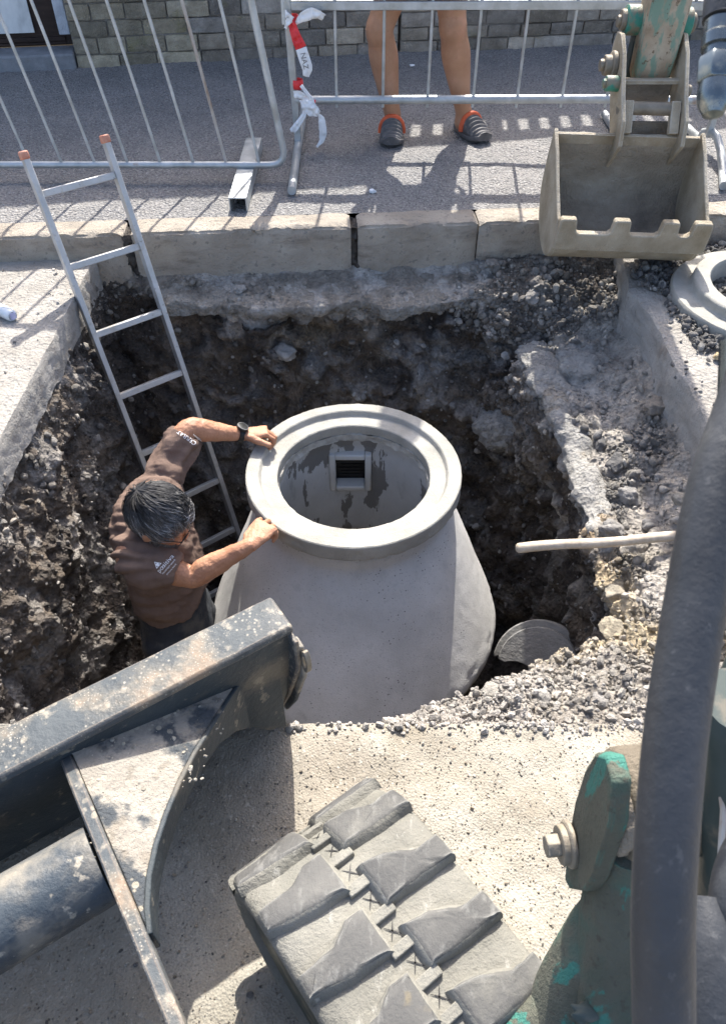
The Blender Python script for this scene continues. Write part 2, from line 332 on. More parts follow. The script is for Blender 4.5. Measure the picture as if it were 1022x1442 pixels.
# ================================================================ THE SETTING
ROAD = -.11
def struct(mb, name, mat, bevel=0, **kw):
    o = mb.build(name, mat, bevel=bevel, **kw); o['kind'] = 'structure'; return o
def grid(mb, x0, x1, y0, y1, nx, ny, zf):
    vs = []
    for j in range(ny+1):
        for i in range(nx+1):
            x = lerp(x0, x1, i/nx); y = lerp(y0, y1, j/ny); vs.append((x, y, zf(x, y)))
    return mb.add(vs, [(j*(nx+1)+i, j*(nx+1)+i+1, (j+1)*(nx+1)+i+1, (j+1)*(nx+1)+i) for j in range(ny) for i in range(nx)])
# far terrain out to the horizon, round the works
mb = MB()
for (x0, x1, y0, y1) in ((-80, 80, -80, -7), (-80, 80, 14, 90), (-80, -7, -7, 14), (7, 80, -7, 14)):
    grid(mb, x0, x1, y0, y1, 4, 4, lambda x, y: -.14)
struct(mb, 'terrain', M['ground'])
# near ground: trampled crushed stone with a sawn edge at the trench
def near_z(x, y):
    e = smooth01((.888-y)/.02)*smooth01((1.5-abs(x))/.2)*smooth01((y+.75)/.2)
    p = V((x, y, 0))
    return ROAD+e*(.012*fbm(p, 3.2, 3)+.006*fbm(p+V((5,0,0)), 9, 4)) - (.004 if e < .01 else 0)*0
def edge_y(x): return .886+.003*fbm((x, 0, 0), 14, 3)
mb = MB()
nx, ny = 420, 230; vs = []
for j in range(ny+1):
    for i in range(nx+1):
        x = lerp(-1.5, 1.5, i/nx); y = lerp(-.75, edge_y(x), j/ny); vs.append((x, y, near_z(x, y)))
mb.add(vs, [(j*(nx+1)+i, j*(nx+1)+i+1, (j+1)*(nx+1)+i+1, (j+1)*(nx+1)+i) for j in range(ny) for i in range(nx)])
# sawn vertical face below the edge
b0 = [V(vs[ny*(nx+1)+i]) for i in range(nx+1)]
fv = b0+[p+V((0, .004*fbm(p, 9, 2), -.30)) for p in b0]
mb.add(fv, [(i, i+1, nx+1+i+1, nx+1+i) for i in range(nx)])
for (x0, x1, y0, y1) in ((-7, 7, -7, -.75), (-7, -1.5, -.75, .886), (1.5, 7, -.75, .886)):
    grid(mb, x0, x1, y0, y1, 6, 6, lambda x, y: ROAD)
struct(mb, 'ground', M['ground'], fixn=False)
# concrete road slab, left, with its sawn side over the trench
def slab_piece(name, poly, z0, z1, mat, amp, res=.03):
    mb = MB(); mb.prism([(x, y, z0) for x, y in poly], (0, 0, z1-z0)); return mb
mb = MB(); xe = lambda y: -1.148+.008*fbm((0, y, 0), 5, 3)
ny, nx = 150, 80; vs = []
for j in range(ny+1):
    y = lerp(.886, 3.085, j/ny)
    for i in range(nx+1):
        t = i/nx; x = lerp(-3.2, xe(y), 1-(1-t)**1.6)
        vs.append((x, y, ROAD+.006*fbm((x, y, 0), 4, 4)+.003*fbm((x, y, 1), 30, 3)-(.006 if i == nx else 0)))
    for k in range(1, 9):
        zz = ROAD-.006-.125*k/8-(.022*max(0, fbm((0, y, 3), 8, 3)) if k == 8 else 0)
        vs.append((xe(y)+.004+.004*fbm((0, y*1.5, zz*4), 20, 3)+.003*k/8, y, zz))
w = nx+9
mb.add(vs, [(j*w+i, j*w+i+1, (j+1)*w+i+1, (j+1)*w+i) for j in range(ny) for i in range(w-1)])
grid(mb, -7, -3.2, .886, 3.0, 3, 3, lambda x, y: ROAD)
# back end of slab next to the kerb
o = mb.build('road', [M['concrete_old'], M['concrete_cut']], fixn=False); o['kind'] = 'structure'
for p in o.data.polygons:
    if abs(p.normal.x) > .6: p.material_index = 1
# gutter slab on the right with a broken edge
redge = [(1.155,.93),(1.12,1.5),(1.112,1.913),(1.118,2.05),(1.106,2.2),(1.102,2.346),(1.108,2.5),(1.104,2.648),(1.082,2.72),(1.068,2.83),(1.09,2.95),(1.10,3.06),(1.10,3.28)]
def redge_x(y):
    for (xa, ya), (xb, yb) in zip(redge, redge[1:]):
        if y <= yb: return lerp(xa, xb, max(0, (y-ya)/(yb-ya)))
    return redge[-1][0]
mb = MB(); ny, nx = 190, 24; vs = []
for j in range(ny+1):
    y = lerp(.886, 3.27, j/ny); xl = redge_x(y)+.008*fbm((0, y, 9), 9, 3)
    for k in range(8, 0, -1):
        zz = ROAD-.005-.19*k/8
        vs.append((xl+.004*(8-k)/8-.004+.006*fbm((2, y, zz), 22, 3), y, zz))
    for i in range(nx+1):
        x = lerp(xl+.006, 1.30+.012*fbm((0, y, 4), 6, 2), i/nx)
        vs.append((x, y, ROAD+.006*fbm((x, y, 0), 5, 4)+.003*fbm((x, y, 2), 34, 3)-(.005 if i == 0 else .03 if i == nx else 0)))
w = nx+9
mb.add(vs, [(j*w+i, j*w+i+1, (j+1)*w+i+1, (j+1)*w+i) for j in range(ny) for i in range(w-1)])
o = mb.build('gutter', [M['concrete_old'], M['concrete_cut']], fixn=False); o['kind'] = 'structure'
for p in o.data.polygons:
    if p.normal.x < -.6: p.material_index = 1
# loose gravel bed outside the gutter
mb = MB(); grid(mb, 1.28, 2.4, .886, 3.3, 60, 130, lambda x, y: ROAD-.022+.014*fbm((x, y, 0), 8, 4))
grid(mb, 2.4, 7, .886, 3.3, 3, 3, lambda x, y: ROAD-.02)
bed = struct(mb, 'gravel_bed', mk('bed', [(.3, (.10,.095,.09)), (.7, (.24,.225,.205))], 14, 8, .9, layers=[('vor', 60, .3, .05, (.33,.31,.28), .7)], bumps=[('noise', 30, .03), ('vor', 60, .02)]), fixn=False)

# pavement (asphalt) from the kerb to the houses; the kerb line is turned a little
KD = V((.9976, .0698, 0)).normalized(); KN = V((-KD.y, KD.x, 0)); K0 = V((-.063, 3.166, 0))      # kerb front line
WD = V((.989, .1479, 0)).normalized(); WN = V((WD.y, -WD.x, 0)); W0 = V((-1.807, 5.453, 0))       # house front line, WN points to the street
def kp(a, b, z): return K0+KD*a+KN*b+V((0, 0, z))
def wp(a, b, z): return W0+WD*a+WN*b+V((0, 0, z))
mb = MB(); vs = []; nx, ny = 300, 170
for j in range(ny+1):
    for i in range(nx+1):
        a = kp(lerp(-2.4, 2.9, i/nx), .133, 0); b = wp(lerp(-1.6, 4.9, i/nx), -.05, 0)
        p = a.lerp(b, j/ny)
        fade = smooth01(j/8)
        vs.append((p.x, p.y, -.004+fade*(.008*fbm((p.x, p.y, 0), 2.0, 3)+.004*fbm((p.x, p.y, 0), 16, 3)+.0035*fbm((p.x, p.y, 5), 60, 2))))
mb.add(vs, [(j*(nx+1)+i, j*(nx+1)+i+1, (j+1)*(nx+1)+i+1, (j+1)*(nx+1)+i) for j in range(ny) for i in range(nx)])
for (a0, a1, b0, b1) in ((-8, -2.4, -7, -1.6), (2.9, 8, 4.9, 9)):
    mb.add([kp(a0, .133, -.004), kp(a1, .133, -.004), wp(b1, -.05, -.004), wp(b0, -.05, -.004)], [(0,1,2,3)])
struct(mb, 'pavement', M['asphalt'], fixn=False)

# kerb stones
stones = [(-4.0, -3.0), (-2.985, -1.95), (-1.94, -.945), (-.915, .012), (.042, .56), (.566, 1.35), (1.358, 2.36), (2.37, 3.3)]
klabels = {2:'weathered kerb stone behind the ladder', 3:'long grey kerb stone between the ladder and the wide crack', 4:'short kerb stone right of the wide crack, by the spectator', 5:'kerb stone to the left of the digger bucket, lit by sun', 6:'kerb stone behind and right of the hanging bucket'}
for q, (a0, a1) in enumerate(stones):
    if q not in klabels: continue
    mb = MB(); L = a1-a0; na = max(8, int(L/.014)); prof = []
    n1, n2 = 12, 18
    for i in range(n1+1): prof.append((.128*(1-i/n1), 0))
    for i in range(1, n2+1): prof.append((0, -.27*i/n2))
    vs = []
    for j in range(na+1):
        a = lerp(a0, a1, j/na)
        e = min(a-a0, a1-a); er = .012*math.exp(-e/.012)
        for (b, z) in prof:
            rnd = .010*math.exp(-((b)**2+(z)**2)**.5/.010)
            p = kp(a, b, z); nse = .006*fbm(p, 9, 4)+.003*fbm(p, 40, 3)
            chip = .05*max(0, fbm(p+V((q*3, 0, 0)), 11, 4)-.12)*math.exp(-(b+abs(z))/.03)
            if abs(z) < 1e-6: dz, db = nse*.6-rnd-er-chip, 0
            else: dz, db = 0, rnd+er+chip+nse
            if b == 0 and z == 0: db = rnd; dz = -rnd-er
            vs.append(kp(a, b+db, z+dz))
    w = len(prof)
    mb.add(vs, [(j*w+i, j*w+i+1, (j+1)*w+i+1, (j+1)*w+i) for j in range(na) for i in range(w-1)])
    for a, j in ((a0, 0), (a1, na)):
        mb.add([vs[j*w+i] for i in range(w)]+[kp(a, .128, -.27)], [tuple(range(w+1))])
    tag(mb.build('kerb_stone', M['kerb']), klabels[q], 'kerb stone', 'kerb stones along the pavement')

mb = MB()
for a0, a1 in ((-8, -1.95), (2.37, 8)):
    mb.prism([kp(a0, .002, -.27), kp(a0, .128, -.27), kp(a0, .128, -.004), kp(a0, .012, -.004), kp(a0, .002, -.014)], KD*(a1-a0))
struct(mb, 'kerb', M['kerb'])
# dark earth packed into the open joints between the kerb stones
mb = MB()
for a0, a1 in ((-.95, -.91), (.007, .047)):
    k = 12; n = 30; vs = []
    for j in range(n+1):
        for i in range(k+1):
            a = lerp(a0-.006, a1+.006, i/k); t = j/n
            z = -.004-.012-.30*max(0, t-.3)/.7; b = .125*(1-t/.3) if t < .3 else .014
            p = kp(a, b, z); q = .020*fbm(p, 30, 4)+.008*fbm(p, 80, 2)
            vs.append(kp(a, b+(q+.004 if t >= .3 else 0), z+(q-.006 if t < .3 else 0)))
    mb.add(vs, [(j*(k+1)+i, j*(k+1)+i+1, (j+1)*(k+1)+i+1, (j+1)*(k+1)+i) for j in range(n) for i in range(k)])
o = struct(mb, 'soil', mk('joint_soil', [(.3, (.03,.026,.022)), (.7, (.11,.095,.08))], 40, 7, .95, bumps=[('noise', 60, .01)]), fixn=False)

# ---------------------------------------------------------------- trench walls and floor
keys = []
def far(x, lip=2.97, lz=-.265, c=2.72, fx=None):
    k = kp(x-K0.x, 0, 0).y; fx = x*.86 if fx is None else fx
    return [(x, k+.05, -.17), (x, k-.025, -.215), (x, lip, lz), (x, lip+.075, lz-.075), (lerp(x, fx, .4), 2.93, -.75), (fx, c+.06, -1.3), (fx, c, -1.72), (0, 1.95, -1.75)]
keys.append([(-1.17,3.15,-.17), (-1.15,3.10,-.22), (-1.13,3.07,-.3), (-1.12,3.05,-.45), (-1.10,3.0,-.8), (-1.04,2.9,-1.3), (-.98,2.8,-1.72), (0,1.95,-1.75)])
keys.append(far(-.93, 3.075, -.25, fx=-.90))
keys.append(far(-.74, 3.02))
keys.append(far(-.45, 2.93))
keys.append(far(-.15, 2.95))
keys.append(far(.02, 2.99))
keys.append(far(.25, 2.97))
keys.append([(.6,3.30,-.16), (.6,3.18,-.19), (.58,3.02,-.24), (.55,2.98,-.34), (.53,2.88,-.66), (.50,2.74,-1.2), (.47,2.62,-1.72), (0,1.95,-1.75)])
keys.append([(.9,3.31,-.13), (.9,3.2,-.15), (.84,3.02,-.24), (.74,2.93,-.40), (.62,2.80,-.66), (.60,2.66,-1.2), (.56,2.55,-1.72), (0,1.95,-1.75)])
keys.append([(1.17,3.30,-.10), (1.13,3.16,-.17), (.98,2.98,-.28), (.73,2.90,-.43), (.68,2.72,-.66), (.68,2.55,-1.2), (.62,2.48,-1.72), (0,1.95,-1.75)])
keys.append([(1.16,2.75,-.18), (1.06,2.74,-.31), (.92,2.72,-.38), (.745,2.70,-.44), (.76,2.60,-.68), (.76,2.48,-1.2), (.70,2.4,-1.72), (0,1.95,-1.75)])
keys.append([(1.16,2.35,-.20), (1.09,2.35,-.32), (.95,2.35,-.385), (.785,2.38,-.44), (.83,2.36,-.66), (.84,2.3,-1.2), (.80,2.22,-1.72), (0,1.95,-1.75)])
keys.append([(1.17,1.9,-.20), (1.10,1.9,-.31), (.97,1.88,-.37), (.80,1.84,-.43), (.88,1.86,-.66), (.92,1.85,-1.2), (.90,1.85,-1.72), (0,1.95,-1.75)])
keys.append([(1.2,1.5,-.16), (1.10,1.5,-.26), (.98,1.5,-.31), (.765,1.55,-.41), (.84,1.58,-.62), (.90,1.6,-1.2), (.86,1.6,-1.72), (0,1.95,-1.75)])
keys.append([(1.2,1.1,-.11), (1.10,1.12,-.17), (.95,1.2,-.23), (.735,1.33,-.37), (.74,1.36,-.6), (.76,1.38,-1.2), (.74,1.4,-1.72), (0,1.95,-1.75)])
keys.append([(1.0,.86,-.112), (.93,.95,-.125), (.80,1.07,-.19), (.62,1.215,-.31), (.60,1.2,-.6), (.6,1.16,-1.2), (.58,1.14,-1.72), (0,1.95,-1.75)])
keys.append([(.60,.868,-.114), (.56,.94,-.12), (.50,1.04,-.175), (.45,1.12,-.27), (.44,1.08,-.6), (.43,1.05,-1.2), (.42,1.03,-1.72), (0,1.95,-1.75)])
keys.append([(.28,.868,-.118), (.27,.90,-.12), (.265,.95,-.15), (.25,1.0,-.23), (.25,.96,-.6), (.25,.95,-1.2), (.24,.95,-1.72), (0,1.95,-1.75)])
keys.append([(.02,.868,-.13), (.02,.893,-.124), (.02,.905,-.16), (.02,.92,-.23), (.02,.91,-.6), (.02,.91,-1.2), (.02,.91,-1.72), (0,1.95,-1.75)])
keys.append([(-.35,.86,-.15), (-.35,.882,-.16), (-.35,.89,-.2), (-.35,.90,-.26), (-.35,.89,-.6), (-.35,.9,-1.2), (-.35,.9,-1.72), (0,1.95,-1.75)])
keys.append([(-1.16,.84,-.15), (-1.12,.88,-.17), (-1.10,.89,-.2), (-1.08,.91,-.3), (-1.06,.93,-.6), (-.98,.96,-1.2), (-.94,.97,-1.72), (0,1.95,-1.75)])
for y in (1.35, 1.8, 2.25, 2.7):
    keys.append([(-1.19,y,-.17), (-1.16,y,-.22), (-1.135,y,-.27), (-1.12,y,-.4), (-1.085,y,-.75), (-1.0,y,-1.25), (-.94,y,-1.72), (0,1.95,-1.75)])
keys = [[V(p) for p in k] for k in keys]
seg = [5, 13, 16, 18, 44, 50, 30, 26]
seg = seg[:7]; seg = [5, 14, 18, 42, 50, 32, 26]
def zone(seg_i, t, p, kx):
    """soil colour of the ground itself at this place"""
    n1 = fbm(p, 3.1, 4); n2 = fbm(p+V((9, 3, 1)), 7, 4); n3 = fbm(p+V((2, 7, 4)), 18, 3)
    dark = V((.076, .066, .059)); brown = V((.150, .126, .102)); grey = V((.28, .268, .25)); cem = V((.36, .345, .32)); sand = V((.34, .285, .195)); pale = V((.42, .39, .35))
    c = dark.lerp(brown, smooth01(.5+n1*1.2))
    c = c.lerp(grey, .75*smooth01((n2-.12)*5))
    s = seg_i+t
    y, x, z = p.y, p.x, p.z
    if y > 2.75 and x < .56:
        f = smooth01((2.9+n3*.5-s)*4)
        c = c.lerp(V((.235, .215, .185)).lerp(cem, smooth01(n2*3+.4)), f)
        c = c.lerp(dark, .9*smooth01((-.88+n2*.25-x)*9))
        if s < 2.9 and x < -.45 and x > -.85: c = c.lerp(pale, .7*smooth01(n3*3+.35))
        yel = math.exp(-((x+.17)/.20)**2-((z+.42)/.06)**2); c = c.lerp(V((.30, .24, .16)), .8*yel*smooth01(.6+n2*2))
        blk = math.exp(-((x+.62)/.16)**2-((z+.62)/.2)**2); c = c.lerp(brown, .8*blk)
        lmp = math.exp(-((x+.70)/.22)**2-((z+.95)/.22)**2); c = c.lerp(V((.22,.21,.20)), .75*lmp)
        lmp = math.exp(-((x+.05)/.12)**2-((z+.72)/.07)**2)+math.exp(-((x-.30)/.13)**2-((z+.55)/.08)**2); c = c.lerp(cem, min(1, .8*lmp)*smooth01(.55+n3*2))
    elif x > .45 and y > 1.3:
        f = smooth01((3.0-s)*5)
        c = c.lerp(V((.25, .235, .212)).lerp(V((.38, .357, .322)), smooth01(n1*1.5+.5)), f*.95)
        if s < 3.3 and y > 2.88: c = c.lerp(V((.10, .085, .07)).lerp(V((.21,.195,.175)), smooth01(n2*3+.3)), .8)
        rdg = math.exp(-((s-3.0)/.22)**2)
        if y < 2.85: c = c.lerp(V((.34, .32, .29)).lerp(V((.33, .255, .165)), smooth01((2.25-y)*2)*smooth01(n2*2+.6)), rdg)
        cl = math.exp(-((x-.85)/.13)**2-((y-2.58)/.26)**2) if s < 3.1 else 0
        cl += math.exp(-((x-.66)/.16)**2-((y-2.62)/.22)**2-((z+.72)/.13)**2) if s >= 3 else 0
        c = c.lerp(cem, min(1, cl*1.2)*smooth01(.65+n3*2))
        if y < 1.75: c = c.lerp(sand, .9*smooth01((1.72-y)*5)*math.exp(-((s-3.05)/.55)**2)*smooth01(.7+n2*2))
    elif y < 1.35 and x > -.3:
        f = smooth01((3.5-s)*3)
        c = c.lerp(V((.30, .275, .24)).lerp(V((.40, .37, .33)), smooth01(n2*2+.5)), f)
        c = c.lerp(V((.40, .33, .21)), f*.8*smooth01((y-1.1)*9)*smooth01((x-.4)*9))
    elif x < -.9:
        c = c.lerp(V((.15, .14, .13)), .55*smooth01(n3*3+.1))
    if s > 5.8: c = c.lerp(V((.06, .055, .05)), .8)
    return c
def f0(p): return p.y < 1.35 and p.x > .05
mb = MB(); vs = []; cols = []; nk = len(keys); colsN = 0; prm = []
colidx = []
for i in range(nk):
    A, B = keys[i], keys[(i+1) % nk]; P0, P3 = keys[i-1], keys[(i+2) % nk]
    n = max(3, int(max((A[1]-B[1]).length, (A[4]-B[4]).length)/.0105))
    for j in range(n):
        t = j/n; colm = []
        for k in range(8):
            colm.append(A[k].lerp(B[k], t))
        colidx.append(colm)
nc = len(colidx)
for ci, colm in enumerate(colidx):
    for k in range(7):
        for q in range(seg[k] if k < 6 else seg[k]+1):
            t = q/seg[k]; vs.append(colm[k].lerp(colm[k+1], t)); prm.append((k, t))
nr = sum(seg)+1
# soften the kinks of the profile, then roughen along the normals
for it in range(2):
    nv = list(vs)
    for c_ in range(nc):
        for r_ in range(3, nr-2):
            i = c_*nr+r_
            nv[i] = (vs[i-1]+vs[i+1]+vs[((c_+1) % nc)*nr+r_]+vs[((c_-1) % nc)*nr+r_]+vs[i]*2)/6
    vs = nv
fs = [(c_*nr+r_, c_*nr+r_+1, ((c_+1) % nc)*nr+r_+1, ((c_+1) % nc)*nr+r_) for c_ in range(nc) for r_ in range(nr-1)]
me = bpy.data.meshes.new('trench'); me.from_pydata(vs, [], fs); me.update()
if me.vertices[nr//2].normal.dot(V((0, 1.9, -1))-vs[nr//2]) < 0: me.flip_normals(); me.update()
nrm = [v.normal.copy() for v in me.vertices]
colv = []
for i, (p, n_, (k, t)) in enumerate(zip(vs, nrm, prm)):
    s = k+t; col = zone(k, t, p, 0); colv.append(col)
    amp = smooth01(s/1.2)
    shelf = 1 if (s < 3 and (p.x > .5 or p.y < 1.3)) else 0
    if p.y < 1.3 and p.x < .15: amp *= .35
    fw_ = 1 if (p.y > 2.4 and s > 2.5) else 0
    big = fbm(p, 2.6, 3)*(.055+.02*fw_)*smooth01((s-1)/2)*(1-.6*shelf)
    mid = fbm(p+V((4, 1, 7)), 9, 4)*(.034+.022*fw_)
    d, _ = noise.voronoi(p*17+V((noise.noise(p*9), noise.noise(p*9+V((3,0,0))), 0))*.6)
    clod = max(0, .55-d[0])*(.022 if p.x < -.9 else .040)
    d2, _ = noise.voronoi(p*48)
    wq = p*6.5+V((noise.noise(p*5), noise.noise(p*5+V((3,0,0))), noise.noise(p*5+V((0,4,0)))))*.9
    d3, q3 = noise.voronoi(wq); blk = min(.45, d3[1]-d3[0]); wall = smooth01((s-2.2)*2)*(1 if p.x > -.9 else .45)
    if wall > .05 and p.y > 1.3:
        tone = .62+1.0*noise.cell(q3[0]*3.1+V((.37,.21,.11)))**2; tone = lerp(1, tone*(.75+.8*blk), wall*.8); colv[-1] = col*tone  # random tone per clod; shade of the creases is put into the colour
    clodw = .085*blk*wall
    peb = max(0, .5-d2[0])*.016+(.016*fbm(p, 30, 3) if s > 2.5 or f0(p) else 0)
    f2 = 1 if (p.y > 2.75 and s < 2.9 and p.x < .5) else 0
    dd = amp*(big+mid*(.45 if f2 else 1)+clodw+clod*(.35 if f2 else 1)+peb)
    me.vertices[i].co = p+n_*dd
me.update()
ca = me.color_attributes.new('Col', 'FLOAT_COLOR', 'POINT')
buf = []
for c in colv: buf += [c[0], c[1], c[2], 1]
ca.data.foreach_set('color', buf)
me.materials.append(M['soil'])
me.polygons.foreach_set('use_smooth', [True]*len(me.polygons))
trench = bpy.data.objects.new('trench', me); C.objects.link(trench); trench['kind'] = 'structure'
tv = [v.co.copy() for v in me.vertices]
TB = BVHTree.FromPolygons(tv, [tuple(p.vertices) for p in me.polygons])
def down(x, y, z=2.0):
    h = TB.ray_cast(V((x, y, z)), V((0, 0, -1)))
    return h[0]
def hit_px(px, py):
    h = TB.ray_cast(V((0, 0, H)), _ray(px, py).normalized()); return h[0]

# ---------------------------------------------------------------- stones
def stone_shape(seed, sub=1, rough=.22):
    rnd = random.Random(seed); bm = bmesh.new(); bmesh.ops.create_icosphere(bm, subdivisions=sub, radius=1)
    sc = V((1, rnd.uniform(.65, .95), rnd.uniform(.5, .8)))
    off = V((rnd.uniform(0, 50), rnd.uniform(0, 50), rnd.uniform(0, 50)))
    pl = [(V((rnd.gauss(0,1), rnd.gauss(0,1), rnd.gauss(0,1))).normalized(), rnd.uniform(.62, .9)) for _ in range(8)]
    out = []
    for v in bm.verts:
        p = v.co.copy()
        for n_, h in pl:
            d = p.dot(n_)
            if d > h: p -= n_*(d-h)*.9
        p *= 1+rough*noise.noise(p*1.4+off)+(.16*noise.fractal(p*3.2+off, 1, 2, 4) if sub > 2 else .12*noise.noise(p*3+off))
        out.append(V((p.x*sc.x, p.y*sc.y, p.z*sc.z)))
    bm.verts.index_update(); fs = [tuple(v.index for v in f.verts) for f in bm.faces]; bm.free()
    return out, fs
SH1 = [stone_shape(s, 1) for s in range(10)]; SH2 = [stone_shape(40+s, 2) for s in range(6)]
def rrot(rnd): return Matrix.Rotation(rnd.uniform(0, 2*PI), 3, 'Z') @ Matrix.Rotation(rnd.uniform(0, 2*PI), 3, 'X') @ Matrix.Rotation(rnd.uniform(0, 2*PI), 3, 'Y')
class Scatter:
    def __init__(s): s.v = []; s.f = []; s.c = []
    def put(s, p, r, col, rnd):
        vs, fs = rnd.choice(SH2 if r > .017 else SH1); R = rrot(rnd); b = len(s.v)
        cv = rnd.uniform(.75, 1.3)
        s.v += [p+R @ (v*r) for v in vs]; s.f += [tuple(b+i for i in f) for f in fs]
        s.c += [(col[0]*cv, col[1]*cv, col[2]*cv, 1)]*len(vs)
    def build(s, name):
        me = bpy.data.meshes.new(name); me.from_pydata(s.v, [], s.f)
        ca = me.color_attributes.new('Col', 'FLOAT_COLOR', 'POINT'); ca.data.foreach_set('color', [x for c in s.c for x in c])
        me.materials.append(M['stone']); me.polygons.foreach_set('use_smooth', [True]*len(me.polygons)); me.set_sharp_from_angle(angle=math.radians(38))
        o = bpy.data.objects.new(name, me); C.objects.link(o); o['kind'] = 'stuff'; return o
rnd = random.Random(3); rub = Scatter(); cnt = 0
polys = me.polygons; npoly = len(polys)
tries = 0
while cnt < 19000 and tries < 400000:
    tries += 1
    f = polys[rnd.randrange(npoly)]; k, t = prm[f.vertices[0]]; s = k+t; p = f.center; n_ = f.normal
    if s > 5.7: continue
    pr_ = 0
    if s < 3.15:
        if p.x > .58 and p.y > 1.2: pr_ = 1.0
        elif p.y < 1.4 and p.x > .05: pr_ = .9
        elif p.y > 2.8 and p.x > .4: pr_ = .95
        elif p.y > 2.8 and p.x < -.35 and s < 2.2: pr_ = .25
        elif p.y > 2.8: pr_ = .05
        elif p.x < -1.0: pr_ = .12
    else:
        pr_ = .045 if (p.y > 2.3 and s < 5) else .05 if p.x > -.9 else .07
    c0_ = colv[f.vertices[0]]
    if c0_[1] > .24 and s < 3.3 and p.y > 1.4: pr_ *= .12
    if rnd.random() > pr_: continue
    fh = p.y < 1.4 and p.x > .05 and s < 3.15
    r = min(.015 if fh else .022, (.0030 if fh else .0036)*math.exp(abs(rnd.gauss(0, .72))))
    if s > 3.15: r = min(r*1.15, .022 if p.y > 2.3 else .014)
    c = colv[f.vertices[0]]
    if s < 3.15: c = (c*.85).lerp(V((.36, .335, .295)), rnd.choice((.0, .2, .6)))
    else: c = c.lerp(V((.30, .285, .26)), rnd.random()**2)*rnd.choice((.6, 1, 1, 1.3))
    rub.put(p+n_*r*.35, r, c, rnd); cnt += 1
tag(rub.build('rubble'), 'loose grey gravel and broken stones over the trench sides')
gv = Scatter()
for _ in range(6500):
    x = rnd.uniform(1.08, 1.75); y = rnd.uniform(2.0, 3.25)
    lim = (1.195 if y < 2.8 else 1.15)+.06*fbm((0, y, 6), 7, 3)+(.30*smooth01((2.42-y)/.2))
    if x < lim and rnd.random() < .985: continue
    r = min(.022, .006*math.exp(abs(rnd.gauss(0, .55)))); cc = rnd.choice(((.10,.097,.093),(.15,.14,.13),(.25,.235,.21)))
    gv.put(V((x, y, ROAD-.012+.014*max(0, fbm((x, y, 0), 8, 4))+r*.5+(.014+rnd.random()*.012*smooth01((x-lim)/.05) if x < 1.31 else 0))), r, cc, rnd)
for (x, y) in ((1.12,1.2),)*0: pass
tag(gv.build('gravel'), 'dark road gravel spilled along the gutter slab')
pb = Scatter()
for _ in range(9000):
    x = rnd.uniform(-.75, .75); y = rnd.uniform(.0, .88); r = .0012*math.exp(abs(rnd.gauss(0, .55)))
    cc = rnd.choice(((.16,.15,.14),(.33,.30,.255),(.42,.385,.33),(.30,.25,.19),(.36,.31,.245),(.38,.335,.275)))
    pb.put(V((x, y, near_z(x, y)+r*.3)), min(r, .009), cc, rnd)
for _ in range(260):
    x = rnd.uniform(.05, .7) if rnd.random() < .8 else rnd.uniform(-.2, .1); y = .886-abs(rnd.gauss(0, .012)); r = min(.014, .003*math.exp(abs(rnd.gauss(0, .6))))
    pb.put(V((x, y, near_z(x, y)+r*.4)), r, (.40,.37,.33), rnd)
for _ in range(220):
    x = -1.16-abs(rnd.gauss(0, .35)); y = rnd.uniform(1.6, 3.0); r = min(.011, .002*math.exp(abs(rnd.gauss(0, .7))))
    pb.put(V((x, y, ROAD+r*.4)), r, rnd.choice(((.40,.37,.33),(.2,.19,.18))), rnd)
tag(pb.build('pebbles'), 'small pebbles lying on the crushed stone')

# larger stones one can point at: (px, py, radius, colour, label)
big = [
 (930, 573, .062, (.24,.215,.185), 'big round grey stone lying on the gravel beside the gutter slab'),
 (884, 700, .050, (.27,.255,.235), 'pale weathered stone in the middle of the gravel slope'),
 (868, 655, .044, (.13,.125,.12), 'dark angular stone above the pale weathered one'),
 (845, 628, .034, (.15,.145,.14), 'dark flat stone next to the cement lump on the shelf'),
 (893, 770, .055, (.34,.31,.265), 'large pale boulder just beyond the wooden handle'),
 (862, 748, .046, (.27,.255,.235), 'grey block at the lip of the pit above the wooden handle'),
 (958, 705, .036, (.37,.34,.29), 'crumbly cream clod near the big hose'),
 (915, 745, .036, (.22,.21,.20), 'grey block between boulder and hose'),
 (755, 400, .036, (.22,.20,.18), 'brown grey stone high in the loose rubble under the bucket'),
 (692, 372, .040, (.27,.25,.225), 'pale stone on the rubble heap against the kerb'),
 (668, 380, .028, (.25,.235,.21), 'smaller stone left on the rubble heap by the kerb'),
 (748, 420, .040, (.28,.26,.235), 'grey stone at the broken rim of the footing'),
 (800, 425, .030, (.16,.145,.13), 'dark stone in the shadow under the bucket'),
 (402, 500, .066, (.36,.335,.30), 'pale broken concrete lump sticking out of the far earth wall'),
 (340, 380+28, .030, (.36,.34,.31), 'white lump on the concrete footing near the ladder'),
 (845, 990, .028, (.27,.255,.235), 'grey stone at the front of the rubble heap near the hose'),
 (760, 985, .026, (.36,.335,.295), 'light stone in the middle of the front rubble heap'),
 (690, 975, .026, (.31,.29,.255), 'stone at the left end of the front rubble heap beside the cone'),
 (864, 895, .050, (.36,.315,.235), 'yellow sandstone lump hanging over the pit'),
 (868, 840, .044, (.36,.32,.25), 'crumbling yellowish lump below the wooden handle'),
]
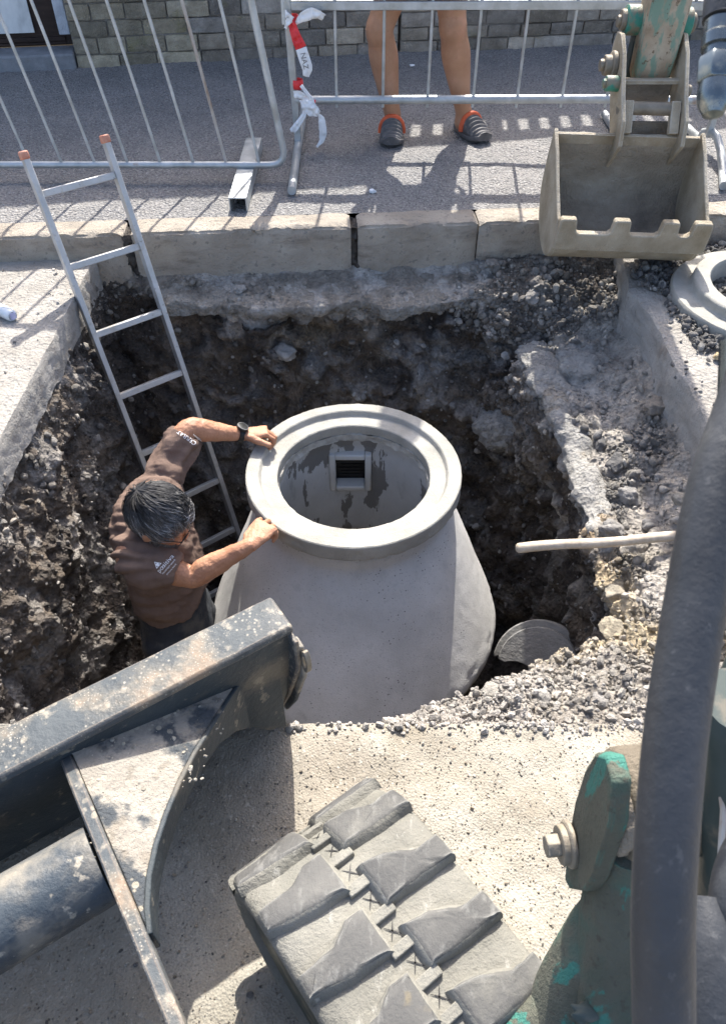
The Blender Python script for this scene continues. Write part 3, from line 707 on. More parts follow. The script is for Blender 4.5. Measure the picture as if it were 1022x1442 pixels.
for q, (px, py, r, col, lab) in enumerate(big):
    p = hit_px(px, py)
    if p is None: continue
    vs_, fs_ = stone_shape(200+q, 4, .3); R = Matrix.Rotation(rnd.uniform(0, 6), 3, 'Z') @ Matrix.Rotation(rnd.uniform(-.4, .4), 3, 'X')
    mb = MB(); mb.add([p+V((0, 0, r*.12))+R @ (v*r) for v in vs_], fs_)
    o = mb.build('stone', M['stone'], angle=60)
    ca = o.data.color_attributes.new('Col', 'FLOAT_COLOR', 'POINT'); ca.data.foreach_set('color', [*col, 1]*len(o.data.vertices))
    tag(o, lab, 'stone', 'larger stones on the trench sides')
tan = stone_shape(300, 3); p = V((1.27, 2.335, ROAD+.012))
mb = MB(); mb.add([p+v*.022 for v in tan[0]], tan[1]); o = mb.build('stone', M['stone'], angle=50)
ca = o.data.color_attributes.new('Col', 'FLOAT_COLOR', 'POINT'); ca.data.foreach_set('color', [.50,.38,.22,1]*len(o.data.vertices))
tag(o, 'small tan pebble on the gutter slab at the edge of the gravel', 'stone', 'larger stones on the trench sides')

# ================================================================ HOUSE AND LOW WALL BEHIND THE PAVEMENT
def brick_wall(w0, w1, z1, name_parent, seed, part='wall'):
    rnd = random.Random(seed); mb = MB(); cols = []
    z = -.03; row = 0
    base = V((.36, .32, .255))
    while z < z1-.01:
        h = rnd.choice((.075, .085, .09, .095)); h = min(h, z1-z); a = w0-(.11 if row % 2 else 0)
        while a < w1:
            L = rnd.uniform(.17, .30); a0 = max(a, w0); a1 = min(a+L, w1)
            if a1-a0 > .03:
                d = rnd.uniform(-.004, .012); gp = .003
                c0 = wp((a0+a1)/2, -.06+d, z+h/2); R = Matrix((WD, WN, V((0,0,1)))).transposed() @ Matrix.Rotation(rnd.gauss(0, .012), 3, 'Y') @ Matrix.Rotation(rnd.gauss(0, .02), 3, 'Z')
                n0 = len(mb.v)
                bm = bmesh.new(); bmesh.ops.create_cube(bm, size=1)
                if z < .75:
                    bmesh.ops.subdivide_edges(bm, edges=bm.edges, cuts=3, use_grid_fill=True)
                sx, sy, sz = a1-a0-gp, .13, h-gp; rr = .011; vv = []
                for v in bm.verts:
                    p = V((v.co.x*sx, v.co.y*sy, v.co.z*sz))
                    q = V((max(-sx/2+rr, min(sx/2-rr, p.x)), max(-sy/2+rr, min(sy/2-rr, p.y)), max(-sz/2+rr, min(sz/2-rr, p.z))))
                    dlt = p-q
                    if dlt.length > rr: p = q+dlt.normalized()*rr
                    p += V((0, .010*fbm(p+c0, 14, 3), 0))
                    vv.append(c0+R @ p)
                bm.verts.index_update()
                mb.add(vv, [tuple(v.index for v in f.verts) for f in bm.faces]); bm.free()
                k = rnd.choice((.6, .75, .9, 1, 1.15, 1.35)); cc = base.lerp(V((.30,.285,.26)), rnd.random())
                if (a0+a1)/2 < .75: cc = cc.lerp(V((.36,.32,.225)), .7)
                cols += [(cc.x*k, cc.y*k, cc.z*k, 1)]*(len(mb.v)-n0)
            a += L
        z += h; row += 1
    o = mb.build(part, M['brick'], name_parent, angle=60)
    ca = o.data.color_attributes.new('Col', 'FLOAT_COLOR', 'POINT'); ca.data.foreach_set('color', [x for c in cols for x in c])
    return o
def wbox(mb, a0, a1, b0, b1, z0, z1):
    R = Matrix((WD, WN, V((0,0,1)))).transposed()
    return mb.box(wp((a0+a1)/2, (b0+b1)/2, (z0+z1)/2), (a1-a0, b1-b0, z1-z0), R)
house = thing('brick_house', wp(0, 0, 0), 'old house front of weathered grey and yellow bricks with a dark door at its left', 'house')
brick_wall(.0, 2.06, 2.10, house, 5)
mb = MB(); wbox(mb, .0, 2.06, -.30, -.010, -.05, 2.09); mb.build('wall_core', M['brick_mortar'], house)
mb = MB(); wbox(mb, -4, .0, -.5, -.10, 1.95, 2.09); wbox(mb, -4, -1.25, -.5, -.07, -.05, 1.95); mb.build('door_surround', M['brick_mortar'], house)
mb = MB(); mb.prism([wp(-4, .10, 2.10), wp(-4, .10, 2.17), wp(-4, -2.2, 3.2), wp(-4, -2.2, 3.1)], WD*6.06); mb.build('shade_roof', M['granite'], house)  # out of view; low eave invented to shade the pavement up to the kerb
dr = MB(); wbox(dr, -1.25, -.005, -.20, -.15, .085, 1.95)
door = dr.build('door', M['door'], house, bevel=.004)
mb = MB(); wbox(mb, -1.2, -.06, -.15, -.135, .11, .135); wbox(mb, -1.2, -.06, -.15, -.143, .09, .105); mb.build('door_rail', M['door'], door, bevel=.003)
mb = MB(); wbox(mb, -.07, -.003, -.13, -.02, .17, 1.95); mb.build('door_jamb', M['whitewash'], house, bevel=.004)
mb = MB(); mb2 = MB(); wbox(mb, -1.35, -.005, -.16, .05, -.03, .082); mb.build('doorstep', M['granite'], house, bevel=.012)
mb = MB(); wbox(mb, -1.25, -.235, -.132, -.122, .165, 1.2)
tag(mb.build('notice_board', M['poster']), 'scuffed pale sheet fixed to the dark door at the top left corner', 'board')
lw = thing('garden_wall', wp(3.5, 0, 0), 'low wall of dark weathered bricks behind the spectator and the bucket arm', 'wall')
brick_wall(2.075, 6.6, 1.38, lw, 9)  # low top is out of view, invented to let sun reach the pavement
mb = MB(); wbox(mb, 2.075, 6.6, -.30, -.010, -.05, 1.37); mb.build('wall_core', M['brick_mortar'], lw)
mb = MB(); wbox(mb, 2.075, 6.6, -.28, .01, 1.38, 1.44); mb.build('coping', M['granite'], lw)
mb = MB(); R_ = 0
for i in range(38):
    a = 2.14+i*.118; wbox(mb, a, a+.064, -.03, -.012, 1.465, 1.66)
for i in range(9): wbox(mb, 2.12+i*.55, 2.16+i*.55, -.06, -.03, 1.44, 1.75)
wbox(mb, 2.075, 6.6, -.03, -.002, 1.66, 1.79); mb.build('shadow_railing', M['galv'], lw)  # unseen railing, added and spaced to cast ticks of light on the pavement

# ================================================================ MANHOLE CONE
RC = V((-.034, 2.078, 0)); BC = V((-.036, 1.900, 0)); ZR = -.405; ZB = -.99
mh = thing('manhole_cone', (RC.x, RC.y, -1.7), 'grey concrete manhole cone with a round open top in the pit', 'manhole')
def jit(o, amp, sc): displace(o, lambda p, n_: amp*fbm(p, sc, 3)+amp*.5*fbm(p, sc*4, 2))
prof = [(.276, 0), (.277, .013), (.281, .016), (.330, .018), (.334, .020), (.341, .035), (.345, .038), (.385, .040), (.389, .037), (.3905, .033), (.391, -.020), (.389, -.024), (.384, -.026), (.33, -.026), (.277, -.026)]
# resample so that the surface can be roughened
def resamp(pr, d=.008, closed=True):
    out = []; n = len(pr)
    for i in range(n if closed else n-1):
        a, b = pr[i], pr[(i+1) % n]; L = math.hypot(a[0]-b[0], a[1]-b[1]); m = max(1, int(L/d))
        out += [(lerp(a[0], b[0], k/m), lerp(a[1], b[1], k/m)) for k in range(m)]
    if not closed: out.append(pr[-1])
    return out
mb = MB(); mb.lathe(resamp(prof), RC+V((0, 0, ZR-.040)), 260)
o = mb.build('top_ring', M['ring'], mh, angle=28); jit(o, .0010, 16)
def chip(p, n_):
    q = p+root_loc(mh); r = math.hypot(q.x-RC.x, q.y-RC.y)
    return -.010*max(0, fbm(q, 26, 3)-.05)*(1 if r > .383 and q.z < ZR-.02 else .25 if r > .375 or r < .283 else 0)
displace(o, chip)
mb = MB(); mb.lathe(resamp([(.272, 0), (.352, 0), (.354, -.033), (.272, -.033)], .01), RC+V((0, 0, ZR-.066)), 200)
o = mb.build('mortar_joint', M['mortar'], mh, angle=60); displace(o, lambda p, n_: .010*fbm(p, 25, 3)-.002)
# body: neck, eccentric cone, short skirt
def cone_centre(z):
    t = max(0, min(1, (-.565-z)/(.99-.565))); return lerp(RC.x, BC.x, t), lerp(RC.y, BC.y, t), t
outer = [(.278, -.499), (.345, -.499), (.356, -.512), (.358, -.555), (.364, -.568)]
body = [(r, z) for r, z in outer]
for i in range(1, 40):
    t = i/39; body.append((lerp(.364, .555, t), lerp(-.568, -.97, t)))
body += [(.559, -.985), (.560, -.995), (.558, -1.010), (.548, -1.020), (.44, -1.020)]
inner = []
for i in range(40):
    t = i/39; inner.append((lerp(.47, .300, t), lerp(-1.055, -.575, t)))
inner += [(.292, -.54), (.280, -.502)]
def add_ecc(mb, pr, n=240, closed=False):
    vs = []
    for r, z in pr:
        cx, cy, _ = cone_centre(z)
        vs += [V((cx+r*math.cos(2*PI*k/n), cy+r*math.sin(2*PI*k/n), z)) for k in range(n)]
    m = len(pr); fs = [(i*n+k, i*n+(k+1) % n, (i+1)*n+(k+1) % n, (i+1)*n+k) for i in range(m-1) for k in range(n)]
    mb.add(vs, fs)
mb = MB(); add_ecc(mb, resamp(body, .012, False)); o = mb.build('cone_body', M['manhole'], mh, angle=50); jit(o, .0016, 9)
displace(o, lambda p, n_: (-.012*max(0, fbm(p+root_loc(mh), 24, 3)-.1) if p.z+root_loc(mh).z < -.955 and p.z+root_loc(mh).z > -1.02 else 0))
def inner_wall():
    mb = MB(); add_ecc(mb, resamp(inner, .012, False)); return mb
o = inner_wall().build('inner_wall', M['manhole_inside'], mh, angle=50)
# cut the step-box opening out of the inner wall
def cut(o, test):
    bm = bmesh.new(); bm.from_mesh(o.data); off = root_loc(mh)
    bmesh.ops.delete(bm, geom=[f for f in bm.faces if test(f.calc_center_median()+off)], context='FACES'); bm.to_mesh(o.data); bm.free()
SBX, SBZ = -.052, -.672
cut(o, lambda p: abs(p.x-SBX) < .062 and abs(p.z-SBZ) < .078 and p.y > RC.y)
ybk = 2.382
def frame_box(mb, hw, hh, ww, y0, y1):
    for (cx, cz, sx, sz) in ((-hw-ww/2, 0, ww, 2*hh+2*ww), (hw+ww/2, 0, ww, 2*hh+2*ww), (0, hh+ww/2, 2*hw, ww), (0, -hh-ww/2, 2*hw, ww)):
        mb.box((SBX+cx, (y0+y1)/2, SBZ+cz), (sx, y1-y0, sz))
mb = MB(); frame_box(mb, .060, .072, .026, ybk-.040, ybk+.02)
sb = mb.build('step_box', mk('step', [(.3, (.50,.49,.46)), (.7, (.60,.59,.56))], 12, 5, .8), mh, bevel=.006)
mb = MB(); mb.box((SBX, ybk+.026, SBZ), (.15, .006, .19))
for kz in range(4): mb.box((SBX+.01*(kz % 2), ybk+.020, SBZ-.055+.018*kz), (.10, .006, .008))
mb.build('recess_shade', M['black'], sb)  # black panel and slats stand in for the shade inside the box
mb = MB(); mb.tube([(SBX-.064, ybk-.005, SBZ+.042), (SBX+.064, ybk-.005, SBZ+.042)], .008, 10); mb.build('step_bar', M['black'], sb)
for k in range(4):
    pass
mb = MB(); mb.lathe(resamp([(.50, -1.020), (.50, -1.74), (.44, -1.74), (.44, -1.020)], .03), BC, 160)
o = mb.build('shaft_ring', M['mud'], mh, angle=50); jit(o, .006, 9)

# spare concrete ring on the right
c = V((1.585, 2.71, -.118))
prof2 = [(.235, .012), (.235, .088), (.240, .094), (.292, .094), (.300, .088), (.304, .060), (.312, .054), (.368, .054), (.375, .046), (.375, .0), (.25, .0)]
mb = MB(); mb.lathe(resamp(prof2), c, 220); o = mb.build('concrete_ring', M['ring'], angle=45)
displace(o, lambda p, n_: .0016*fbm(p, 16, 3)); tag(o, 'spare pale concrete cover ring lying flat on the gravel at the right edge', 'concrete ring')
# broken pipe socket deep in the pit
pipe_mat = mk('pipe', [(.3, (.21,.205,.195)), (.7, (.30,.295,.285))], 8, 7, .85, layers=[('noise', 9, .55, .68, (.24,.225,.2), .6)], bumps=[('noise', 50, .006)])
c = PD(757, 940, 3.03); ax = V((-.30, -.60, .74)).normalized(); e1 = ax.cross(V((0, 1, 0))).normalized()
if e1.x < 0: e1 = -e1
e2 = ax.cross(e1)
if e2.y < 0: e2 = -e2
def crescent(R_, ri, ox, oy, th, off):
    outer_ = [c+e1*(R_*math.cos(a))+e2*(R_*math.sin(a)) for a in [lerp(-.9, 2.72, k/40) for k in range(41)]]
    inner_ = [c+e1*(ox+ri*math.cos(a))+e2*(oy+ri*math.sin(a)) for a in [lerp(1.62, -.75, k/30) for k in range(31)]]
    mb = MB(); mb.prism([p+ax*off for p in outer_+inner_], -ax*th); return mb
ps = thing('broken_pipe', c-V((0, 0, .15)), 'curved pale broken concrete pipe piece half buried in the pit beside the cone', 'pipe')
crescent(.158, .112, -.118, -.065, .07, 0).build('rim', pipe_mat, ps, bevel=.008)
crescent(.185, .12, -.10, -.05, .09, -.045).build('collar', pipe_mat, ps, bevel=.008)

# ragged concrete footing that sticks out under the kerb
mb = MB(); n = 150; prof_n = 26; vs = []
for i in range(n+1):
    x = lerp(-.90, .47, i/n); kf = kp(x-K0.x, 0, 0).y
    lip = 2.952+.035*fbm((x, 0, 2), 4.5, 3)+.022*fbm((x, 0, 7), 17, 3)+.05*math.exp(-((x-.02)/.035)**2)+.10*smooth01((x-.30)/.17)+.08*smooth01((-.82-x)/.08)
    lip = min(lip, kf-.02); zt = -.215; zl = -.252; th = .050+.018*fbm((x, 3, 0), 6, 2)
    pr = [(kf+.03, zt+.01)]+[(lerp(kf, lip, k/10), lerp(zt, zl, k/10)) for k in range(11)]+[(lip-.004+.006*k/4, zl-th*k/5) for k in range(1, 6)]+[(lerp(lip+.004, kf, k/6), zl-th-.01*k/6) for k in range(1, 7)]
    for y, z in pr:
        p = V((x, y, z)); a = smooth01((kf-y)/.03)
        vs.append(p+V((.006*fbm(p, 22, 3), a*(.012*fbm(p+V((1,0,0)), 14, 4)), a*(.014*fbm(p, 11, 4)+.007*fbm(p, 40, 3)))))
w = len(pr)
mb.add(vs, [(i*w+k, i*w+k+1, (i+1)*w+k+1, (i+1)*w+k) for i in range(n) for k in range(w-1)])
for i in (0, n): mb.add([vs[i*w+k] for k in range(w)], [tuple(range(w))])
foot_mat = mk('footing', [(.3, (.21,.185,.155)), (.5, (.315,.29,.25)), (.72, (.42,.395,.35))], 9, 8, .92, layers=[('noise', 5, .52, .66, (.15,.13,.105), .6), ('noise', 26, .56, .68, (.47,.455,.42), .6)], bumps=[('noise', 40, .02), ('vor', 60, .014), ('noise', 150, .006)])
tag(mb.build('concrete_footing', foot_mat, angle=65), 'ragged pale concrete footing sticking out of the earth under the kerb stones', 'footing')
# old cement bedding along the lip of the gravel shelf, and two heaps of spilled cement
cem_mat = mk('cement', [(.3, (.33,.315,.29)), (.55, (.45,.43,.395)), (.75, (.54,.52,.48))], 14, 8, .92, layers=[('noise', 6, .56, .70, (.30,.235,.15), .6), ('noise', 30, .58, .7, (.17,.16,.145), .7)], bumps=[('noise', 40, .02), ('vor', 70, .014), ('noise', 160, .006)])
rp = [(741, 486), (757, 520), (772, 556), (790, 595), (806, 640), (820, 685), (834, 730), (846, 775)]
R3 = []
for px, py in rp:
    h_ = hit_px(px+12, py+4); R3.append(h_ if h_ is not None else PZ(px, py, -.45))
def cement_ridge():
    mb = MB(); path = spline(R3, 10); n = 40; vs = []
    for i, p in enumerate(path):
        a = path[max(0, i-1)]; b = path[min(len(path)-1, i+1)]; d = (b-a).normalized(); sd_ = d.cross(V((0,0,1))).normalized(); t = i/len(path)
        wv = lerp(.075, .048, t)*(1+.35*fbm((i*.06, 0, 0), 1, 2)); hv = lerp(.036, .030, t)
        for k in range(n):
            u_ = 2*PI*k/n; q = p+sd_*math.cos(u_)*wv+V((0,0,1))*(math.sin(u_)*hv-.012)
            nn = (sd_*math.cos(u_)+V((0,0,1))*math.sin(u_))
            q += nn*(.034*fbm(q, 7, 4)+.014*fbm(q, 30, 3)); vs.append(q)
    m = len(path); mb.add(vs, [(i*n+k, i*n+(k+1) % n, (i+1)*n+(k+1) % n, (i+1)*n+k) for i in range(m-1) for k in range(n)]+[tuple(range(n-1,-1,-1)), tuple((m-1)*n+k for k in range(n))])
    return mb
tag(cement_ridge().build('cement_edge', cem_mat, angle=70), 'pale crumbling concrete edge running along the lip of the gravel shelf', 'concrete edge')
for (px, py, rx, ry, rz, lab) in ((826, 512, .135, .15, .075, 'heap of light grey cement on the shelf under the bucket'), (706, 592, .125, .12, .10, 'lump of light grey cement on the pit wall behind the cone')):
    p = hit_px(px, py); mb = MB(); mb.ball((0,0,0), 1, 5); vs = []
    for v in mb.v:
        q = p+V((v.x*rx, v.y*ry, v.z*rz)); d_, _ = noise.voronoi(q*38)
        q += v*(.030*fbm(q, 8, 4)+.016*fbm(q, 26, 3)+.012*max(0, .6-d_[0])); vs.append(q-V((0,0,rz*.35)))
    mb.v = vs; tag(mb.build('cement_heap', cem_mat, angle=70), lab, 'cement heap', 'spilled cement heaps')
# wooden handle across the gravel
a = PD(729, 772, 2.35); b = PD(1000, 752, 2.37); pts = [a.lerp(b, i/14)+V((0, 0, .004*math.sin(i*.7))) for i in range(15)]
mb = MB(); mb.tube([a+(a-b).normalized()*.006]+pts, [.009]+[.0155+.0004*math.sin(i*1.3) for i in range(15)], 16)
tag(mb.build('tool_handle', M['wood'], angle=60), 'round pale wooden tool handle sticking out over the pit from the gravel', 'tool handle')

# ================================================================ BARRIERS
def arc(p0, p1, p2, n=6):
    return [p0.lerp(p1, t).lerp(p1.lerp(p2, t), t) for t in [i/n for i in range(n+1)]]
def foot(mb, x, y0, y1, z=.02, hump=0):
    pts = [V((x, y0, z)), V((x, (y0+y1)/2, z+hump)), V((x, y1, z))]
    mb.tube(pts, .019, 12)
lb = thing('crowd_barrier', (-1.5, 3.65, 0), 'galvanised crowd barrier with closely spaced bars and a rounded corner, standing left behind the ladder', 'barrier', 'barriers round the excavation')
YB = 3.65; xr = -.352
mb = MB(); pts = [V((-2.75, YB, .072))]+[V((xr-.09, YB, .070))]
pts += arc(V((xr-.075, YB, .070)), V((xr, YB, .072)), V((xr-.012, YB, .15)))+[V((xr-.067, YB, .5)), V((xr-.136, YB, .95))]
pts += arc(V((xr-.141, YB, .98)), V((xr-.152, YB, 1.05)), V((xr-.22, YB, 1.05)))+[V((-2.75, YB, 1.05))]
mb.tube(pts, .0155, 12); mb.build('frame', M['galv'], lb, angle=60)
barpx = [366, 321.5, 276, 231, 185, 139, 92, 44]
xs = [PY(q, 237, YB).x for q in barpx]; dx = (xs[-1]-xs[0])/7
for i in range(15):
    x = xs[0]+dx*i
    mb = MB(); mb.tube([(x, YB, .07), (x-.155*.98, YB, 1.05)], .0072, 8); mb.build('bar', M['rusty'] if i in (1,) else M['galv'], lb)
mb = MB()
x = -.543
for (ox, oz, sx, sz) in ((0, .056, .078, .006), (-.036, .028, .006, .056), (.036, .028, .006, .056)):
    mb.box((x+ox, 3.672, oz), (sx, .72, sz))
mb.build('foot', M['galv'], lb, bevel=.002)
mb = MB(); mb.tube([(xr-.12, YB-.0, .86), (xr+.02, YB-.02, .86), (xr+.03, YB-.025, .80), (xr+.030, YB-.03, .64)], .008, 8); mb.build('hook', M['galv'], lb, angle=60)

YR = 4.06
def barrier_right(root, xa, xb, bars, foot_hump):
    mb = MB(); mb.tube([(xa, YR, .222), (xb, YR, .228)], .0195, 14); mb.build('lower_rail', M['galv'], root)
    mb = MB(); mb.beam((xa, YR, .614), (xb, YR, .618), .03, .034); mb.build('middle_rail', M['galv'], root, bevel=.003)
    mb = MB(); mb.beam((xa, YR, .655), (xb, YR, .659), .03, .030); mb.build('upper_rail', M['galv'], root, bevel=.003)
    mb = MB(); mb.beam((xa, YR, 1.08), (xb, YR, 1.08), .03, .034); mb.build('top_rail', M['galv'], root, bevel=.003)
    for x in bars:
        mb = MB(); mb.tube([(x, YR, .19), (x, YR, 1.08)], .0075, 8); mb.build('bar', M['galv'], root)
rb = thing('crowd_barrier', (.5, YR, 0), 'galvanised barrier with widely spaced bars in front of the bare-legged spectator', 'barrier', 'barriers round the excavation')
bx = [PY(q, 136, YR).x for q in (474, 539, 602, 666, 728, 791)]; bx.append(2*bx[-1]-bx[-2])
xL = PY(417, 143, YR).x
barrier_right(rb, xL, 1.29, bx, 0)
mb = MB(); mb.beam((xL, YR, .0), (xL-.03, YR, 1.12), .034, .034, (0,1,0)); mb.build('post', M['galv'], rb, bevel=.003)
mb = MB(); mb.beam((1.315, YR, .0), (1.315, YR, 1.12), .05, .034, (0,1,0)); mb.build('post', M['galv'], rb, bevel=.003)
mb = MB(); mb.tube([(xL, 4.65, .02), (xL, 4.12, .02), (xL, 4.06, .022), (xL+.004, 3.48, .02)], .0195, 12); mb.build('foot', M['galv'], rb)
mb = MB(); mb.tube([(1.315, 4.5, .02), (1.315, 3.85, .02)], .0195, 12); mb.build('foot', M['galv'], rb)
rb2 = thing('crowd_barrier', (2.4, YR, 0), 'galvanised barrier at the right edge with a bent tube foot behind the bucket', 'barrier', 'barriers round the excavation')
bx2 = [PY(946, 132, YR).x+dxx for dxx in (0, .22, .44, .66, .88, 1.1, 1.32)]
barrier_right(rb2, 1.40, 3.1, bx2, 0)
xq = PY(1000, 150, YR).x
mb = MB(); mb.beam((xq+.02, YR-.02, .06), (xq+.06, YR-.02, 1.12), .03, .03, (0,1,0)); mb.build('post', M['galv'], rb2, bevel=.003)
f0 = [PZ(984, 196, .03), PZ(990, 186, .07), PZ(1000, 184, .085), PZ(1009, 194, .08), PZ(1014, 212, .05), PZ(1017, 240, .02), PZ(1018, 262, .02)]
mb = MB(); mb.tube([V((f0[0].x, 4.3, .02))]+f0, .019, 12); mb.build('foot', M['galv'], rb2, angle=60)

# barrier tape tied to the post
def ribbon(mb, pts, w, side, twist=0, crumple=.004, seed=0, n=26):
    """thin crumpled strip along pts; returns nothing"""
    pts = [V(p) for p in pts]; L = len(pts)-1; k = 7; vs = []
    for i in range(n+1):
        t = i/n*L; a = min(int(t), L-1); p = pts[a].lerp(pts[a+1], smooth01(t-a) if L < 3 else t-a)
        d = (pts[a+1]-pts[a]).normalized(); s_ = (V(side)-d*d.dot(V(side))).normalized(); nn = d.cross(s_)
        ang = twist*i/n; s2 = s_*math.cos(ang)+nn*math.sin(ang); n2 = d.cross(s2)
        ww = (w(i/n) if callable(w) else w)
        for j in range(k+1):
            u = j/k-.5; q = p+s2*u*ww
            q += n2*crumple*(noise.noise(q*60+V((seed, 0, 0)))*1.6+math.sin(u*9+seed)*.5)
            vs.append(q)
    b = [(i*(k+1)+j, i*(k+1)+j+1, (i+1)*(k+1)+j+1, (i+1)*(k+1)+j) for i in range(n) for j in range(k)]
    mb.add(vs, b)
def tape_obj(mb, name, mat, parent):
    o = mb.build(name, mat, parent, angle=70, fixn=False); m = o.modifiers.new('sol', 'SOLIDIFY'); m.thickness = .0009; return o
yt = YR-.03
def TP(px, py, dy=0): return PY(px, py, yt+dy)
tp = thing('barrier_tape', TP(412, 105), 'torn red and white barrier tape knotted high on the galvanised post', 'barrier tape', 'torn tape on the barrier post')
mb = MB(); ribbon(mb, [TP(409, 27), TP(413, 40, -.01), TP(418, 55, -.02), TP(424, 68, -.02)], lambda t: .030+.024*t, (1,0,.1), 0, .006, 1); tape_obj(mb, 'red_strip', M['tape_red'], tp)
mb = MB(); ribbon(mb, [TP(424, 68, -.02), TP(429, 84, -.025), TP(433, 96, -.025), TP(431, 108, -.02)], lambda t: .052-.022*max(0, t-.6)/.4, (1,0,.25), 0, .004, 2); wstrip = tape_obj(mb, 'white_strip', M['tape_white'], tp)
mb = MB(); ribbon(mb, [TP(416, 33), TP(424, 25, -.02), TP(438, 19, -.03), TP(448, 20, -.03), TP(456, 25, -.02)], lambda t: .012+.034*math.sin(min(1, t*1.25)*PI*.8), (0,.3,1), .5, .006, 3); tape_obj(mb, 'white_tail', M['tape_white'], tp)
mb = MB(); ribbon(mb, [TP(411, 28, -.01), TP(405, 22, -.02), TP(401, 14, -.01)], lambda t: .030-.012*t, (1,0,.3), .6, .007, 4); ribbon(mb, [TP(409, 27, -.01), TP(404, 33, -.02), TP(402, 40, -.01)], lambda t: .028-.016*t, (1,0,-.3), .5, .006, 6); tape_obj(mb, 'knot_end', M['tape_white'], tp)
mb = MB(); pc = PY(411.5, 25, YR); mb.lathe([(.026, -.012), (.028, 0), (.026, .012)], pc, 20, closed=False); tape_obj(mb, 'knot', M['tape_red'], tp)
def text_mesh(name, body, size, loc, xdir, ydir, mat, parent, wrap=None, off=.0012):
    cu = bpy.data.curves.new(name, 'FONT'); cu.body = body; cu.size = size; cu.align_x = 'CENTER'; cu.align_y = 'CENTER'; cu.extrude = 0
    o = bpy.data.objects.new(name, cu); C.objects.link(o); dg = bpy.context.evaluated_depsgraph_get()
    me = bpy.data.meshes.new_from_object(o.evaluated_get(dg)); bpy.data.objects.remove(o); bpy.data.curves.remove(cu)
    X = V(xdir).normalized(); Yd = V(ydir); Yd = (Yd-X*Yd.dot(X)).normalized(); Z = X.cross(Yd); loc = V(loc)
    bm = bmesh.new(); bm.from_mesh(me)
    if wrap: bmesh.ops.subdivide_edges(bm, edges=bm.edges, cuts=2)
    pr_off = root_loc(parent)
    for v in bm.verts:
        p = loc+X*v.co.x+Yd*v.co.y
        if wrap:
            h = wrap.ray_cast(p+Z*.15, -Z)
            if h[0] is not None: p = h[0]+h[1].normalized()*off if h[1].dot(Z) > 0 else h[0]+Z*off
        else: p = p+Z*off
        v.co = p-pr_off
    bm.to_mesh(me); bm.free(); me.materials.clear(); me.materials.append(mat)
    o = bpy.data.objects.new(name, me); C.objects.link(o); o.parent = parent; return o
text_mesh('lettering', 'NAZ', .034, TP(428.5, 86, -.034), TP(433, 100)-TP(427, 74), V((1,0,.3)), M['tape_ink'], wstrip, None, .001)
tp2 = thing('barrier_tape', TP(425, 200), 'crumpled white tape hanging at the lower rail joint of the galvanised post', 'barrier tape', 'torn tape on the barrier post')
mb = MB(); ribbon(mb, [TP(425, 138), TP(432, 146, -.02), TP(440, 155, -.03), TP(449, 161, -.03)], lambda t: .03+.04*math.sin(t*PI), (1,0,.9), .4, .010, 7); ribbon(mb, [TP(449, 161, -.03), TP(453, 168, -.03), TP(455, 186, -.03), TP(453, 198, -.02), TP(446, 207, -.02)], lambda t: .012+.026*math.sin(min(1,t*1.1)*PI), (1,0,0), .3, .005, 8)
ribbon(mb, [TP(430, 148), TP(428, 162, -.01), TP(420, 174, -.01), TP(411, 186, 0)], lambda t: .02+.012*t, (1,0,.5), .4, .006, 9); ribbon(mb, [TP(414, 134, -.02), TP(421, 133, -.03), TP(428, 137, -.02)], .034, (0,0,1), .3, .006, 10); ribbon(mb, [TP(424, 120, -.01), TP(432, 131, -.02), TP(440, 140, -.02)], .016, (1,0,.5), .3, .004, 12)
tape_obj(mb, 'white_strip', M['tape_white'], tp2)
mb = MB(); pc = PY(419, 118, YR); mb.lathe([(.0262, -.02), (.0275, 0), (.0262, .02)], pc, 20, closed=False); tape_obj(mb, 'red_wrap', M['tape_red'], tp2)
mb = MB(); pa = PY(436, 143, YR); mb.lathe([(.0225, -.02), (.024, 0), (.0225, .03)], pa, 16, axis=(1,0,0), closed=False); tape_obj(mb, 'red_wrap', M['tape_red'], tp2)

# ================================================================ LADDER
ld = thing('ladder', (-.7, 2.7, -1.72), 'aluminium ladder with orange end caps leaning out of the pit against the kerb', 'ladder')
rungs_px = [(160,246,58,270), (192.5,347,97,369), (227,436,132,463), (257.5,521,163,550), (285,603,195,634), (307,677,225,707), (333,743,256,770)]
def ladder_line(ytop, ybot):
    return PY(148, 195, ytop), PY(338, 760, ybot)
def solve(A, B, py):
    lo, hi = -.2, 1.6
    for _ in range(40):
        m = (lo+hi)/2
        if proj(A.lerp(B, m))[1] < py: lo = m
        else: hi = m
    return (lo+hi)/2
best = None
for yt_ in (3.10,):
    for k in range(0, 90):
        yb = 2.2+k*.01; A, B = ladder_line(yt_, yb)
        s_ = [solve(A, B, r[1]) for r in rungs_px]; d_ = [b-a for a, b in zip(s_, s_[1:])]; mn = sum(d_)/len(d_); e = sum((q-mn)**2 for q in d_)/mn**2
        if (best is None or e < best[0]): best = (e, A, B, s_)
_, RA, RB, rs = best
print('LADDER', best[0], RA, RB, [round(q, 3) for q in rs], (RA-RB).length)
step = (rs[-1]-rs[0])/6; rs = [rs[0]+step*i for i in range(7)]
